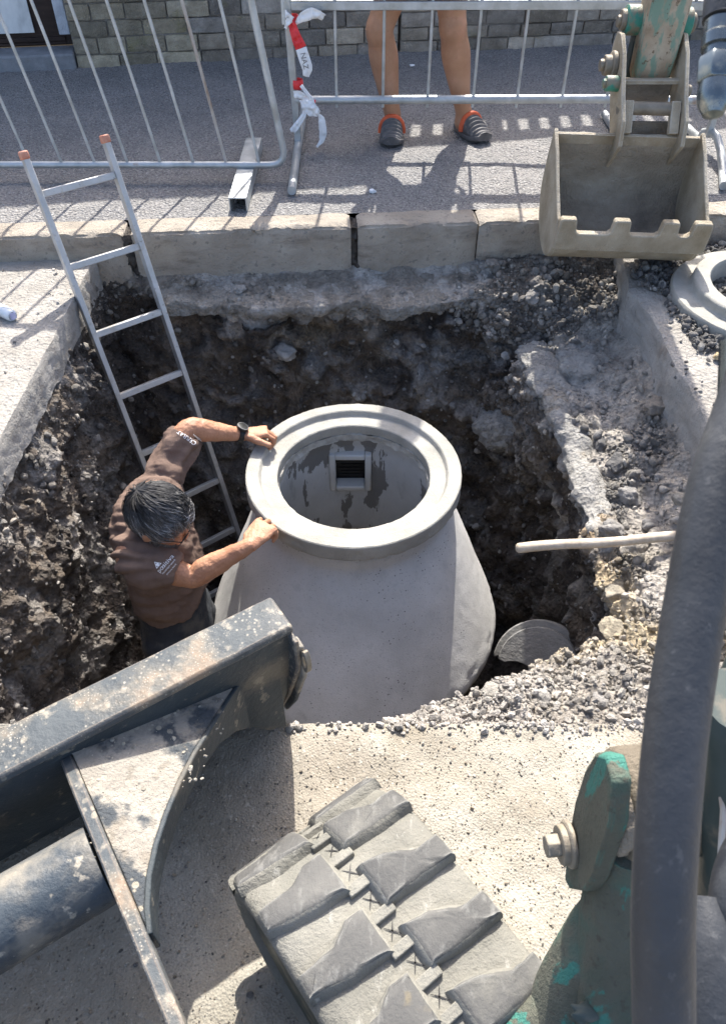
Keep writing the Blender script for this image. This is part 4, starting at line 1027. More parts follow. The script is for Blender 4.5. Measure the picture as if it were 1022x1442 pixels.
# left stile: same slope, nearer the camera; placed through its own picture line
axis = (RB-RA).normalized()
rung_dir = None; bestL = None
for k in range(-40, 41):
    yy = RA.y+k*.01; LA = PY(34, 218, yy); e = 0
    for (rx, ry, lx, ly), q in zip(rungs_px[:5], rs):
        P = LA+axis*(RB-RA).length*q
        e += (proj(P)[0]-lx)**2
    if bestL is None or e < bestL[0]: bestL = (e, LA)
LA = bestL[1]; print('LEFT', bestL)
Lr = (RB-RA).length
E_ = 1.22
wid = (LA-RA)-axis*(LA-RA).dot(axis); sdir = wid.normalized(); nd = axis.cross(sdir)
Rl = Matrix((sdir, axis, nd)).transposed()
for (P0,) in ((RA,), (LA,)):
    L = Lr*E_
    mb = MB(); cc = P0+axis*L/2; w2, h2 = .022, .042
    mb.box(cc, (w2, L, h2), Rl); mb.build('stile', M['alu'], ld, bevel=.0025)
    mb = MB(); mb.box(P0+axis*.002, (w2+.007, .03, h2+.006), Rl); mb.build('end_cap', M['orange_cap'], ld, bevel=.006)
k0 = -1
for q in [rs[0]+step*i for i in range(0, 8)]:
    a_ = RA+axis*Lr*q; b_ = LA+axis*((RA-LA).dot(axis)+Lr*q)
    # rung ends follow the picture: level with each other across the ladder
    mb = MB(); mb.box((a_+b_)/2, ((a_-b_).length-.02, .026, .026), Rl); mb.build('rung', M['alu'], ld, bevel=.003)

# ================================================================ SMALL THINGS
b0 = V((-1.325, 2.585, ROAD+.024)); dirb = V((-.80, .60, .0)).normalized()
bt = thing('plastic_bottle', b0-V((0, 0, .024)), 'clear plastic bottle lying on the concrete road slab at the left edge', 'bottle')
mb = MB(); mb.lathe([(.0, .004), (.012, .006), (.017, .0), (.022, .006), (.0235, .02), (.0235, .11), (.021, .13), (.011, .155), (.0095, .175), (.0, .176)], b0, 28, axis=dirb, closed=False); mb.build('body', M['bottle'], bt, angle=50)
mb = MB(); mb.box(b0-dirb*.0035+V((0, 0, .002)), (.022, .026, .003), Matrix((dirb.cross(V((0,0,1))), V((0,0,1)), dirb)).transposed()); mb.build('label', M['bottle_label'], bt, bevel=.001)
mb = MB(); mb.lathe([(.0, .172), (.0135, .172), (.0135, .19), (.0, .19)], b0, 18, axis=dirb, closed=False); mb.build('cap', M['bottle_label'], bt)
for q, (px, py, r, lab) in enumerate(((524, 269, .014, 'crumpled white scrap on the asphalt near the kerb'), (580, 92, .014, 'small white scrap on the asphalt near the brick wall'))):
    vs_, fs_ = stone_shape(500+q, 3, .5); p = PZ(px, py, .006)
    mb = MB(); mb.add([p+V((v.x*r*1.2, v.y*r, v.z*r*.8)) for v in vs_], fs_)
    tag(mb.build('paper_scrap', M['paper'], angle=60), lab, 'paper scrap', 'white scraps on the pavement')

# ================================================================ MINI EXCAVATOR (tracks, blade, boom foot, hoses, dipper, bucket)
ex = thing('mini_excavator', (-.1, -.35, ROAD), 'dirty green mini excavator with dozer blade, rubber track and hanging bucket', 'excavator')
def TF(n, f, z): return V((.8*n-.6*f, .6*n+.8*f, z))
# ---- rubber track
ZC_, RR, FC, RC_ = .078, .170, .328, -.95
def belt(s, h):
    """s: distance along the belt, equal to f on the flat top; h: height above the belt"""
    r = RR+h
    if s <= FC: return s, ZC_+r
    a = (s-FC)/RR
    if a <= PI: return FC+r*math.sin(a), ZC_+r*math.cos(a)
    return FC-(s-FC-PI*RR), ZC_-r
def BP(n, s, h):
    f, z = belt(s, h); return TF(n, f, z)
N0, N1 = .100, .386
def make_track(dn):
    T = MB()
    ss = [-.9+i*.02 for i in range(int((FC+.9)/.02)+1)]; ss = ss[:-1]+[FC+i*.02 for i in range(int(PI*RR/.02)+2)]+[FC+PI*RR+.03+i*.1 for i in range(12)]
    sec = [(N0+.012, -.030), (N0, -.022), (N0, -.010), (N0+.010, .0)]+[(lerp(N0+.010, N1-.010, k/8), 0.0) for k in range(1, 8)]+[(N1-.010, 0), (N1, -.010), (N1, -.022), (N1-.012, -.030)]
    vs = [BP(n+dn, s, h+(.0015*fbm(V((n, s, 0)), 30, 2))) for s in ss for n, h in sec]; w = len(sec)
    T.add(vs, [(i*w+k, i*w+(k+1) % w, (i+1)*w+(k+1) % w, (i+1)*w+k) for i in range(len(ss)-1) for k in range(w)])
    return T
trk = make_track(0).build('rubber_track', M['rubber'], ex, angle=50)
def lug_piece(side, c):
    if side > 0: out = [(.262, c-.022), (.262, c+.043), (.300, c+.036), (.345, c+.010), (.382, c+.010), (.385, c-.030), (.345, c-.026)]
    else: out = [(.226, c-.034), (.226, c+.034), (.196, c+.036), (.165, c+.019), (.106, c+.016), (.103, c-.014), (.150, c-.024)]
    n = len(out); cn = sum(p[0] for p in out)/n; cs = sum(p[1] for p in out)/n
    rows = []
    for inset, h in ((-.009, -.002), (-.004, .010), (.001, .0165), (.007, .0195)):
        row = []
        for i in range(n):
            a = out[i]; b = out[(i+1) % n]
            for q in range(5):
                p = (lerp(a[0], b[0], q/5), lerp(a[1], b[1], q/5)); L = math.hypot(p[0]-cn, p[1]-cs)
                k = 1-inset/L; pn, ps = cn+(p[0]-cn)*k, cs+(p[1]-cs)*k
                pn += .0016*fbm((pn, ps, c), 60, 2); ps += .002*fbm((pn, ps, c+5), 60, 2)
                row.append((max(N0+.001, min(N1-.001, pn)), ps, h))
        rows.append(row)
    return rows
def lug_mesh(rows):
    mb = MB(); m = len(rows[0]); vs = []
    for r_ in rows: vs += [BP(n_, s, h+.0012*fbm((n_, s, 0), 50, 2)) for n_, s, h in r_]
    fs = [(i*m+k, i*m+(k+1) % m, (i+1)*m+(k+1) % m, (i+1)*m+k) for i in range(len(rows)-1) for k in range(m)]
    top = rows[-1]; cn = sum(p[0] for p in top)/m; cs = sum(p[1] for p in top)/m
    b = len(vs); inner = [BP(lerp(p[0], cn, .5), lerp(p[1], cs, .5), p[2]+.0012*fbm((p[0], p[1], 3), 40, 2)) for p in top]; vs += inner; vs.append(BP(cn, cs, top[0][2]))
    o = (len(rows)-1)*m
    fs += [(o+k, o+(k+1) % m, b+(k+1) % m, b+k) for k in range(m)]+[(b+k, b+(k+1) % m, b+m) for k in range(m)]
    mb.add(vs, fs); return mb
for side, c0 in ((1, .312), (-1, .270)):
    for k in range(-5, 6):
        c = c0+.102*k
        if c > .9: continue
        rows = lug_piece(side, c); mb = lug_mesh(rows)
        o = mb.build('lug', [M['rubber_lug'], M['rubber']], trk, angle=40)
        for p in o.data.polygons:
            q = p.center+root_loc(trk); hh = abs(p.normal.dot(V((0,0,1))))
            m = len(rows[0])
            p.material_index = 1 if p.index < 2*m else 0
mb = MB()
for k in range(-10, 12):
    s = .3605-.0512*k+.0; 
    if s < -.25 or s > .75: continue
    # cross bar between the holes, and the rims of the holes
    for (na, nb, sa, sb_, h) in ((.224, .268, s+.0175, s+.034, .010),):
        vs = [BP(n_, q, hh) for hh in (-.002, h) for n_, q in ((na, sa), (nb, sa), (nb, sb_), (na, sb_))]
        mb.add(vs, [(0,3,2,1),(4,5,6,7),(0,1,5,4),(1,2,6,5),(2,3,7,6),(3,0,4,7)])
mb.build('cross_bar', M['rubber'], trk, bevel=.002)['kind'] = 'stuff'
mb = MB()
for k in range(-10, 12):
    s = .3605-.0512*k
    if s < -.25 or s > .75: continue
    for (d1, d2) in (((-.011, -.010), (.011, .011)), ((.011, -.011), (-.010, .010))):
        a = V((.246+d1[0]*.8, s+d1[1])); b = V((.246+d2[0]*.8, s+d2[1])); d = (b-a).normalized()*.5; pn = V((-d.y, d.x))*.0022
        vs = [BP(q.x, q.y, .0012) for q in (a+pn*.4, a-pn*.4, (a+b)/2-pn*1.3, b-pn*.3, b+pn*.3, (a+b)/2+pn)]
        mb.add(vs, [tuple(range(6))])
o = mb.build('crack', M['black'], trk); o['kind'] = 'stuff'
mb = MB()
def TFbox(mb, n0, n1, f0, f1, z0, z1):
    mb.add([TF(n, f, z) for z in (z0, z1) for n, f in ((n0, f0), (n1, f0), (n1, f1), (n0, f1))], [(0,3,2,1),(4,5,6,7),(0,1,5,4),(1,2,6,5),(2,3,7,6),(3,0,4,7)])
TFbox(mb, .13, .36, -.9, .25, -.03, .16)
mb.build('track_frame', M['dark_steel'], ex, bevel=.01)
mb = MB()
for f in (.328, .08, -.15, -.4):
    r = .125 if f > .2 else .06; zz = ZC_ if f > .2 else -.02
    mb.lathe([(.0, .11), (r, .11), (r, .37), (.0, .37)], TF(0, f, zz), 28, axis=(.8, .6, 0), closed=False)
mb.build('roller', M['dark_steel'], ex)['kind'] = 'stuff'
# the second track and the body stand behind and beside the camera
o = make_track(-.95).build('rubber_track', M['rubber'], ex, angle=50)
mb = MB(); TFbox(mb, -.56, .10, -.9, .05, .04, .22); mb.build('chassis', M['dark_steel'], ex, bevel=.02)

# ---- dozer blade and its push arms
BN = V((.834, .552, 0)); BF = V((-.552, .834, 0))
BO = V((0, 0, .2175)); BS = .85      # the blade hangs raised above the ground; BS is its size in metres per unit
def BL(n, f, z): return BO+(BN*n+BF*f+V((0, 0, z)))*BS
def Bbox(mb, n0, n1, f0, f1, z0, z1):
    mb.add([BL(n, f, z) for z in (z0, z1) for n, f in ((n0, f0), (n1, f0), (n1, f1), (n0, f1))], [(0,3,2,1),(4,5,6,7),(0,1,5,4),(1,2,6,5),(2,3,7,6),(3,0,4,7)])
bl = thing('dozer_blade', (0, 0, 0), None, None); del_ = bl
bpy.data.objects.remove(bl)
def bar_n(mb, n0, n1, poly, wob=0, seed=0, m=40):
    """extrude an (f, z) outline along n, slightly dented"""
    k = len(poly); vs = []
    for i in range(m+1):
        n = lerp(n0, n1, i/m)
        for f, z in poly: vs.append(BL(n, f+wob*fbm((n, f, seed), 6, 3), z+wob*fbm((n, f, seed+5), 6, 3)))
    mb.add(vs, [(i*k+j, i*k+(j+1) % k, (i+1)*k+(j+1) % k, (i+1)*k+j) for i in range(m) for j in range(k)]+[tuple(range(k-1, -1, -1)), tuple(m*k+j for j in range(k))])
NE = .420
mb = MB()
# curved moldboard
arcp = [(1.052, -.388), (.995, -.28), (.962, -.19), (.941, -.09), (.929, .01), (.923, .06), (.922, .0975)]
poly = arcp+[(f-.012, z) for f, z in reversed(arcp)]
bar_n(mb, -1.05, NE-.012, poly); bladeo = mb.build('dozer_blade', M['moldboard'], ex, angle=50)
mb = MB(); bar_n(mb, -1.05, NE, [(.902, .108), (.906, .121), (.990, .124), (1.004, .118), (1.006, .100), (.996, .095), (.912, .095), (.903, .099)], .0018, 3, 90)
mb.build('top_beam', M['blade'], bladeo, bevel=.004)
mb = MB(); mb.prism([BL(NE-.012, f, z) for f, z in ((.880, .094), (1.0, .094), (1.02, -.05), (1.06, -.36), (1.015, -.36), (.955, -.22), (.905, -.08), (.880, .0))], BN*.012*BS); mb.build('end_plate', M['blade'], bladeo, bevel=.003)
mb = MB()
sl_ = [(.885, .06), (.915, .065), (.925, -.06), (1.005, -.30), (1.03, -.36), (1.005, -.365), (.945, -.24), (.895, -.09), (.880, -.05)]
outl = [BL(NE+.001, f, z) for f, z in sl_]; mb.prism(outl, BN*.010); mb.build('wear_strip', M['blade_dirt'], bladeo, bevel=.003)
mb = MB(); ring_ = [V((math.cos(a), math.sin(a))) for a in [k*PI/9 for k in range(18)]]
vs = []
for off in (0, .012):
    for rr in (1, .55): vs += [BL(NE+.002+off, .872+q.x*.014*rr, .022+q.y*.038*rr) for q in ring_]
m = 18; fs = []
for k in range(m):
    k2 = (k+1) % m; fs += [(k, k2, m+k2, m+k), (2*m+k, 3*m+k, 3*m+k2, 2*m+k2), (k, 2*m+k, 2*m+k2, k2), (m+k, m+k2, 3*m+k2, 3*m+k)]
mb.add(vs, fs); mb.build('lifting_eye', M['pin_steel'], bladeo, bevel=.002)
# push arm running back from the blade
mb = MB(); ap = [(.945, .060), (.80, .088), (.62, .098), (.40, .104), (.10, .11), (-.2, .11)]
def push_arm(mb, nc):
    vs = []; 
    for f, z in ap:
        for (dn, dz) in ((-.012, 0), (.012, 0), (.012, -.075), (-.012, -.075)): vs.append(BL(nc+dn, f, z+dz))
    k = len(ap); mb.add(vs, [(i*4+j, i*4+(j+1) % 4, (i+1)*4+(j+1) % 4, (i+1)*4+j) for i in range(k-1) for j in range(4)]+[(3,2,1,0), tuple((k-1)*4+j for j in range(4))])
push_arm(mb, -.083); arm1 = mb.build('push_arm', M['blade'], bladeo, bevel=.003)
mb = MB(); push_arm(mb, -.60); mb.build('push_arm', M['blade'], bladeo, bevel=.003)
# triangular web plate with its turned-down edge
def webz(n): return lerp(.058, -.022, max(0, min(1, (n+.07)/.35)))
edge = []
for px, py in ((335, 958), (318, 985), (296, 1020), (272, 1058), (250, 1100), (231, 1145), (216, 1190), (206, 1235), (203, 1280), (207, 1318)):
    n_ = .1
    for _ in range(12):
        p_ = PZ(px, py, BO.z+(webz(n_)+.01)*BS); n_ = p_.dot(BN)/BS
    edge.append((n_, p_.dot(BF)/BS))
web = [(-.070, .940)]+[(n, min(f, .94)) for n, f in edge]+[(-.070, edge[-1][1])]
mb = MB(); mb.prism([BL(n, f, webz(n)) for n, f in web], (0, 0, .010)); mb.build('web_plate', M['blade_dirt'], bladeo, bevel=.002)
mb = MB(); vs = []
full = [(.385, .938), (.340, .936)]+edge
for i, (n, f) in enumerate(full):
    z1 = webz(n)+.014; z0 = lerp(-.30, z1-.075, smooth01(i/4.5))
    if i < 3: z1 -= .004
    d = V((full[min(i+1, len(full)-1)][0]-full[max(i-1, 0)][0], full[min(i+1, len(full)-1)][1]-full[max(i-1, 0)][1])).normalized(); nn = V((-d.y, d.x))
    for z in (z1, z0): 
        for sgn in (0, 1): vs.append(BL(n+nn.x*.010*sgn, f+nn.y*.010*sgn, z))
k = len(full)
fs = []
for i in range(k-1):
    a, b = i*4, (i+1)*4
    fs += [(a, b, b+1, a+1), (a+2, a+3, b+3, b+2), (a, a+2, b+2, b), (a+1, b+1, b+3, a+3)]
fs += [(0,1,3,2), ((k-1)*4, (k-1)*4+2, (k-1)*4+3, (k-1)*4+1)]
mb.add(vs, fs); mb.build('web_flange', M['moldboard'], bladeo, bevel=.002, angle=50)
mb = MB(); mb.tube([BL(-1.0+.06*i, .700, .028) for i in range(16)], .062, 40); mb.build('cross_tube', M['blade_tube'], bladeo, angle=50)
# clods of dirt left on the blade
cl = Scatter(); rr_ = random.Random(8)
for _ in range(260):
    q = rr_.random()
    if q < .6: n, f = rr_.uniform(-.07, .24), rr_.uniform(.74, .93); z = webz(n)+.010; ok = n < .27*(f-.5)/.4-.02
    elif q < 2: n, f = rr_.uniform(-.25, -.09), rr_.uniform(.68, .76); z = .028+math.sqrt(max(0, .062**2-(f-.70)**2)); ok = True
    else: n, f = rr_.uniform(-.3, NE), rr_.gauss(.912, .008); z = .123; ok = f > .903
    if not ok: continue
    r = min(.009, .0018*math.exp(abs(rr_.gauss(0, .6)))); cl.put(BL(n, f, z+r*.15), r*.85, (.42,.38,.31), rr_)
o = cl.build('mud_crumbs'); o.parent = bladeo; o.location = -root_loc(bladeo)

# ---- swing post: green knuckle with a pin and a bolt on the right
def PDs(l): return [PD(*q) for q in l]
mb = MB()
hx = V((.995, .10, 0)).normalized(); hc = PD(905, 1128, .90)
mb.lathe(resamp([(.0, -.034), (.056, -.034), (.0625, -.028), (.064, -.018), (.064, .10), (.0, .10)], .012, False), hc, 64, axis=hx, closed=False)
hub = mb.build('boom_pin_boss', M['hub_mud'], ex, angle=40, bevel=.003)
displace(hub, lambda p, n_: .0022*fbm(p, 26, 3))
mb = MB(); mb.lathe(resamp([(.02, -.050), (.050, -.050), (.056, -.042), (.054, -.032), (.02, -.032)], .006), hc, 64, axis=hx)
mdr = mb.build('mud_ring', M['mud'], ex, angle=60); displace(mdr, lambda p, n_: .006*fbm(p, 42, 3))
# cheek plate
px_ = lambda px, py, x: V((0, 0, H))+_ray(px, py)*(x/_ray(px, py).x)
plate = [(837, 1060), (852, 1064), (862, 1100), (858, 1160), (832, 1240), (822, 1256), (800, 1252), (794, 1240), (797, 1190), (808, 1130), (822, 1085)]
XP = .262
mb = MB(); pp = [px_(a, b, XP) for a, b in plate]; mb.prism(pp, hx*.022); chk = mb.build('cheek_plate', M['green_mud'], ex, bevel=.004)
bc = px_(806, 1188, XP)
mb = MB(); mb.lathe([(.0, -.020), (.0, -.004), (.026, -.004), (.029, -.001), (.029, .004), (.0, .004)][1:], bc-hx*.006, 40, axis=hx, closed=False)
mb.lathe([(.0, -.010), (.0235, -.010), (.0245, -.007), (.0245, 0), (.0, 0)], bc-hx*.008, 40, axis=hx, closed=False); wsh = mb.build('washer', M['pin_steel'], chk, bevel=.001)
mb = MB(); mb.lathe([(.0, -.018), (.0135, -.018), (.015, -.016), (.015, 0), (.0, 0)], bc-hx*.017, 6, axis=hx, closed=False); mb.build('bolt', M['pin_steel'], chk, bevel=.0012)
# leg of the knuckle down to the swing bearing
def sweep(mb, rows, n=28, p=2.6):
    """rows: (px, py, depth, half width, half thickness) -> rounded box section"""
    vs = []
    for (px, py, d, a, b) in rows:
        c = PD(px, py, d); 
        for k in range(n):
            t = 2*PI*k/n; cs, sn = math.cos(t), math.sin(t)
            q = (abs(cs)**p+abs(sn)**p)**(-1/p)
            vs.append(c+V((1, 0, 0))*a*cs*q+V((0, .72, -.0)).normalized()*b*sn*q)
    m = len(rows); mb.add(vs, [(i*n+k, i*n+(k+1) % n, (i+1)*n+(k+1) % n, (i+1)*n+k) for i in range(m-1) for k in range(n)]+[tuple(range(n-1, -1, -1)), tuple((m-1)*n+k for k in range(n))])
def smooth_rows(rows, m=24):
    out = []
    for i in range(m+1):
        t = i/m*(len(rows)-1); k = min(int(t), len(rows)-2); u = t-k
        P = [rows[max(0, min(len(rows)-1, k+j))] for j in (-1, 0, 1, 2)]
        out.append(tuple(.5*(2*P[1][q]+(P[2][q]-P[0][q])*u+(2*P[0][q]-5*P[1][q]+4*P[2][q]-P[3][q])*u*u+(3*P[1][q]-P[0][q]-3*P[2][q]+P[3][q])*u**3) for q in range(5)))
    return out
mb = MB(); sweep(mb, smooth_rows([(890, 1160, .91, .045, .055), (880, 1230, .93, .042, .055), (872, 1320, .955, .047, .06), (864, 1420, .98, .052, .065), (860, 1560, 1.03, .056, .07)]))
o = mb.build('swing_post', M['green_mud'], ex, angle=60); displace(o, lambda p, n_: .002*fbm(p, 24, 3))
mb = MB(); sweep(mb, smooth_rows([(856, 1285, .965, .020, .04), (832, 1335, .985, .032, .045), (806, 1400, 1.01, .044, .05), (790, 1470, 1.04, .06, .06), (780, 1560, 1.08, .08, .07)]))
o = mb.build('swing_foot', M['green_mud'], ex, angle=60); displace(o, lambda p, n_: .0025*fbm(p, 20, 3))
mb = MB(); mb.lathe(resamp([(.0, 0), (.030, 0), (.034, .004), (.034, .06), (.0, .06)], .01, False), PD(775, 1425, 1.03), 32, axis=(-.65, -.35, -.3), closed=False)
o = mb.build('swing_pin', M['green_mud'], ex, angle=45); 
mb = MB(); vs_, fs_ = stone_shape(900, 3, .5); c = PD(826, 1425, .935); mb.add([c+V((v.x*.022, v.y*.012, v.z*.012)) for v in vs_], fs_); mb.build('grease_clod', M['dark_steel'], ex, angle=60)
# boom from the swing post up and over, mostly beside the camera's view
bm_path = [V((.50, .36, .56)), V((.62, .55, .78)), V((.90, 1.0, 1.5)), V((1.16, 1.7, 2.15)), V((1.24, 2.5, 2.35)), V((1.26, 2.95, 2.3))]
mb = MB()
for a, b in zip(bm_path, bm_path[1:]): mb.beam(a-(b-a).normalized()*.02, b, .13, .17)
mb.build('boom', M['green_dirty'], ex, bevel=.012)
mb = MB(); mb.tube([V((.50, .52, .45)), V((.72, 1.0, 1.0)), V((.86, 1.3, 1.45))], .035, 20); mb.build('boom_cylinder', M['dark_steel'], ex)
mb = MB(); vs_, fs_ = stone_shape(901, 4, .5); c = PD(1030, 1110, .95); mb.add([c+V((v.x*.05, v.y*.05, v.z*.10)) for v in vs_], fs_); mb.build('muddy_block', M['dark_steel'], ex, angle=70)
mb = MB(); mb.tube(PDs([(1003, 1060, .80), (1012, 1100, .80), (1018, 1140, .80), (1012, 1240, .80)]), .0035, 8); mb.build('wire', M['rusty'], ex)
mb = MB(); sweep(mb, smooth_rows([(1010, 1180, 1.0, .05, .05), (1012, 1300, 1.0, .06, .06), (1012, 1560, 1.05, .08, .06)])); mb.build('swing_bracket', M['dark_steel'], ex, angle=60)
mb = MB(); sweep(mb, smooth_rows([(1048, 985, .80, .042, .04), (1044, 1090, .83, .046, .05), (1046, 1250, .88, .050, .05), (1046, 1560, 1.0, .066, .06)]))
o = mb.build('boom_foot', M['dark_steel'], ex, angle=60); displace(o, lambda p, n_: .006*fbm(p, 16, 4))
# ---- hoses near the camera
mb = MB(); mb.tube(spline(PDs([(962, 1640, .50), (938, 1500, .465), (933, 1380, .455), (934, 1250, .45), (944, 1100, .45), (957, 985, .453), (982, 830, .46), (1010, 690, .47), (1050, 570, .48), (1085, 470, .49)])), .0180, 36); mb.build('hydraulic_hose', M['hose'], ex, angle=60)
mb = MB(); mb.tube(spline(PDs([(1005, 1600, .60), (1002, 1440, .60), (998, 1340, .61), (992, 1270, .63)])), .020, 28); mb.build('hose_sleeve', M['hose'], ex, angle=60)
mb = MB(); mb.tube(spline(PDs([(1046, 1560, .62), (1042, 1400, .62), (1034, 1270, .62), (1060, 1190, .64), (1100, 1150, .7)])), .020, 28); mb.build('hydraulic_hose', M['hose'], ex, angle=60)
fa, fb = PD(1011, 70, .62), PD(1005, 150, .62); fd = (fa-fb).normalized()
mb = MB(); mb.lathe([(.0, -.050), (.008, -.047), (.0125, -.038), (.0135, -.030), (.0125, -.022), (.0, -.022)], PD(1009, 80, .62), 30, axis=fd, closed=False)
fit = mb.build('hose_fitting', M['chrome'], ex, angle=40)
c0 = PD(1009, 80, .62)
mb = MB(); mb.lathe([(.0, -.022), (.0135, -.022), (.0148, -.020), (.0148, -.004), (.0135, 0), (.0, 0)], c0, 6, axis=fd, closed=False); mb.build('nut', M['chrome'], fit, bevel=.001)
mb = MB(); mb.lathe([(.0, 0), (.0105, 0), (.0105, .006), (.0130, .007), (.0130, .016), (.0118, .018), (.0118, .028), (.0, .028)], c0, 30, axis=fd, closed=False); mb.build('ferrule', M['chrome'], fit, angle=30)
mb = MB(); mb.tube([c0+fd*.03, c0+fd*.10, c0+fd*.2+V((.05,0,.02)), c0+fd*.3+V((.2,-.05,.1))], .0135, 26); mb.build('hydraulic_hose', M['hose'], ex, angle=60)
mb = MB(); mb.lathe([(.0, -.03), (.013, -.03), (.013, .03), (.0, .03)], PD(1040, 545, .50), 24, axis=(PD(1044, 480, .5)-PD(1040, 600, .5)).normalized(), closed=False); mb.build('hose_ferrule', M['chrome'], ex, bevel=.001)

# ---- dipper arm
A0 = PD(911.5, 112, 3.07); A1 = PD(938, 0, 2.90); ad = (A1-A0).normalized(); A2 = A0+ad*1.9
sx = V((1, 0, .0)); sx = (sx-ad*sx.dot(ad)).normalized(); sy = ad.cross(sx)
def arm_rows(mb, prof):
    vs = []
    for t, w_, h_ in prof:
        c = A0+ad*t
        vs += [c+sx*w_*a+sy*h_*b for a, b in ((-1,-1),(1,-1),(1,1),(-1,1))]
    k = len(prof); mb.add(vs, [(i*4+j, i*4+(j+1) % 4, (i+1)*4+(j+1) % 4, (i+1)*4+j) for i in range(k-1) for j in range(4)]+[(3,2,1,0), tuple((k-1)*4+j for j in range(4))])
mb = MB(); arm_rows(mb, [(0, .064, .03), (.03, .071, .05), (.1, .073, .06), (.3, .075, .075), (.8, .08, .09), (1.9, .085, .10)]); dip = mb.build('dipper_arm', M['green_dirty'], ex, bevel=.008)
def pin(mb, c, half, r, n=28): mb.tube([c-V((half, 0, 0)), c+V((half, 0, 0))], r, n)
# side links with their pins: (pixel, depth) of the pin ends
def XP_(px, py, d): return PD(px, py, d)
u = V((1, .0, -.01)).normalized()
def cyl(mb, c, a, b, r, n=30): mb.lathe([(.0, a), (r*.92, a), (r, a+.003), (r, b-.003), (r*.92, b), (.0, b)], c, n, axis=u, closed=False)
up_l, up_r = PD(884, 28, 2.98), PD(966, 32, 2.98)
mb = MB(); cyl(mb, up_l, -.012, .055, .052); mb.build('link_boss', M['green_paint'], dip, angle=40)
mb = MB(); cyl(mb, up_r, -.035, .012, .052); mb.build('link_boss', M['green_paint'], dip, angle=40)
mb = MB(); cyl(mb, up_l, -.030, -.010, .036); cyl(mb, up_l-V((0,0,.004)), -.042, -.028, .021, 8); mb.build('pin', M['pin_steel'], dip, angle=40)
mb = MB(); cyl(mb, up_r, .012, .030, .034); mb.build('pin', M['pin_steel'], dip, angle=40)
lo_l, lo_r = px_(866, 92, .985), px_(944, 92, 1.225+.016)
mb = MB(); cyl(mb, lo_l, -.020, .0, .050); cyl(mb, lo_l, -.046, -.018, .036); cyl(mb, lo_l, -.062, -.044, .022, 8); mb.build('pin', M['pin_steel'], dip, angle=40)
mb = MB(); cyl(mb, lo_r, .0, .022, .054); cyl(mb, lo_r, .020, .058, .044); mb.build('pin', M['pin_steel'], dip, angle=40)
def plate_px(mb, pts, d0, d1, thick):
    """plate standing in the y-z plane; pts: (px, py) with depth going from d0 (low) to d1 (high)"""
    pass
# ---- bucket: profile in (y, z), extruded along x
bk = V((1.035, 0, 0)); 
BX0, BX1 = .757, 1.318; ROLL = -.022
def BK(x, y, z): return V((x, y+.03*(x-1.03)*-1, z+ROLL*(x-1.03)))
outerp = [(2.872, .098), (2.885, .035), (2.915, -.012), (2.97, -.045), (3.05, -.052), (3.14, -.02), (3.21, .05), (3.235, .14), (3.215, .25), (3.175, .368)]
def offs(pr, d):
    out = []
    for i, (y, z) in enumerate(pr):
        a = pr[max(0, i-1)]; b = pr[min(len(pr)-1, i+1)]; t = V((b[0]-a[0], b[1]-a[1])).normalized(); out.append((y+(-t.y)*-d*-1, z+t.x*-d*-1))
    return out
def spl2(pr, m=5):
    P = [V((0, a, b)) for a, b in pr]; return [(q.y, q.z) for q in spline(P, m)]
op = spl2(outerp); ip = [(y+(.0), z) for y, z in op]
cy, cz = 3.05, .16
ip = []
for i, (y, z) in enumerate(op):
    a = op[max(0, i-1)]; b = op[min(len(op)-1, i+1)]; t = V((b[0]-a[0], b[1]-a[1], 0)).normalized(); nn = V((-t.y, t.x, 0))
    if nn.dot(V((cy-y, cz-z, 0))) < 0: nn = -nn
    ip.append((y+nn.x*.012, z+nn.y*.012))
mb = MB(); m = 26; vs = []; k = len(op)
for lay in (op, ip):
    for i in range(m+1):
        x = lerp(BX0, BX1, i/m)
        for y, z in lay: vs.append(BK(x, y, z))
N_ = (m+1)*k; fs = []
for i in range(m):
    for j in range(k-1):
        a = i*k+j; fs += [(a, a+1, a+k+1, a+k), (N_+a, N_+a+k, N_+a+k+1, N_+a+1)]
    fs += [(i*k, (i+1)*k, N_+(i+1)*k, N_+i*k), (i*k+k-1, N_+i*k+k-1, N_+(i+1)*k+k-1, (i+1)*k+k-1)]
for i in (0, m):
    for j in range(k-1): fs.append((i*k+j, N_+i*k+j, N_+i*k+j+1, i*k+j+1))
mb.add(vs, fs)
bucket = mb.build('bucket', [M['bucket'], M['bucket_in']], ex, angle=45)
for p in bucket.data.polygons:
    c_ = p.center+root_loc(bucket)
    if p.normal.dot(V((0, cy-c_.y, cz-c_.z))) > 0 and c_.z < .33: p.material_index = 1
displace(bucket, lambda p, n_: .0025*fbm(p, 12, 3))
# cheeks
for x0, x1 in ((BX0-.012, BX0+.002), (BX1-.002, BX1+.012)):
    cpl = [(2.868, .150), (2.866, .098)]+op[1:-1]+[(3.175, .372), (3.165, .385)]
    front = [(3.08, .325), (3.00, .25), (2.93, .195), (2.895, .165)]
    mb = MB(); mb.prism([BK(x0, y, z) for y, z in cpl+front], V((x1-x0, -.03*(x1-x0), ROLL*(x1-x0)))); mb.build('side_cheek', M['bucket'], bucket, bevel=.004)
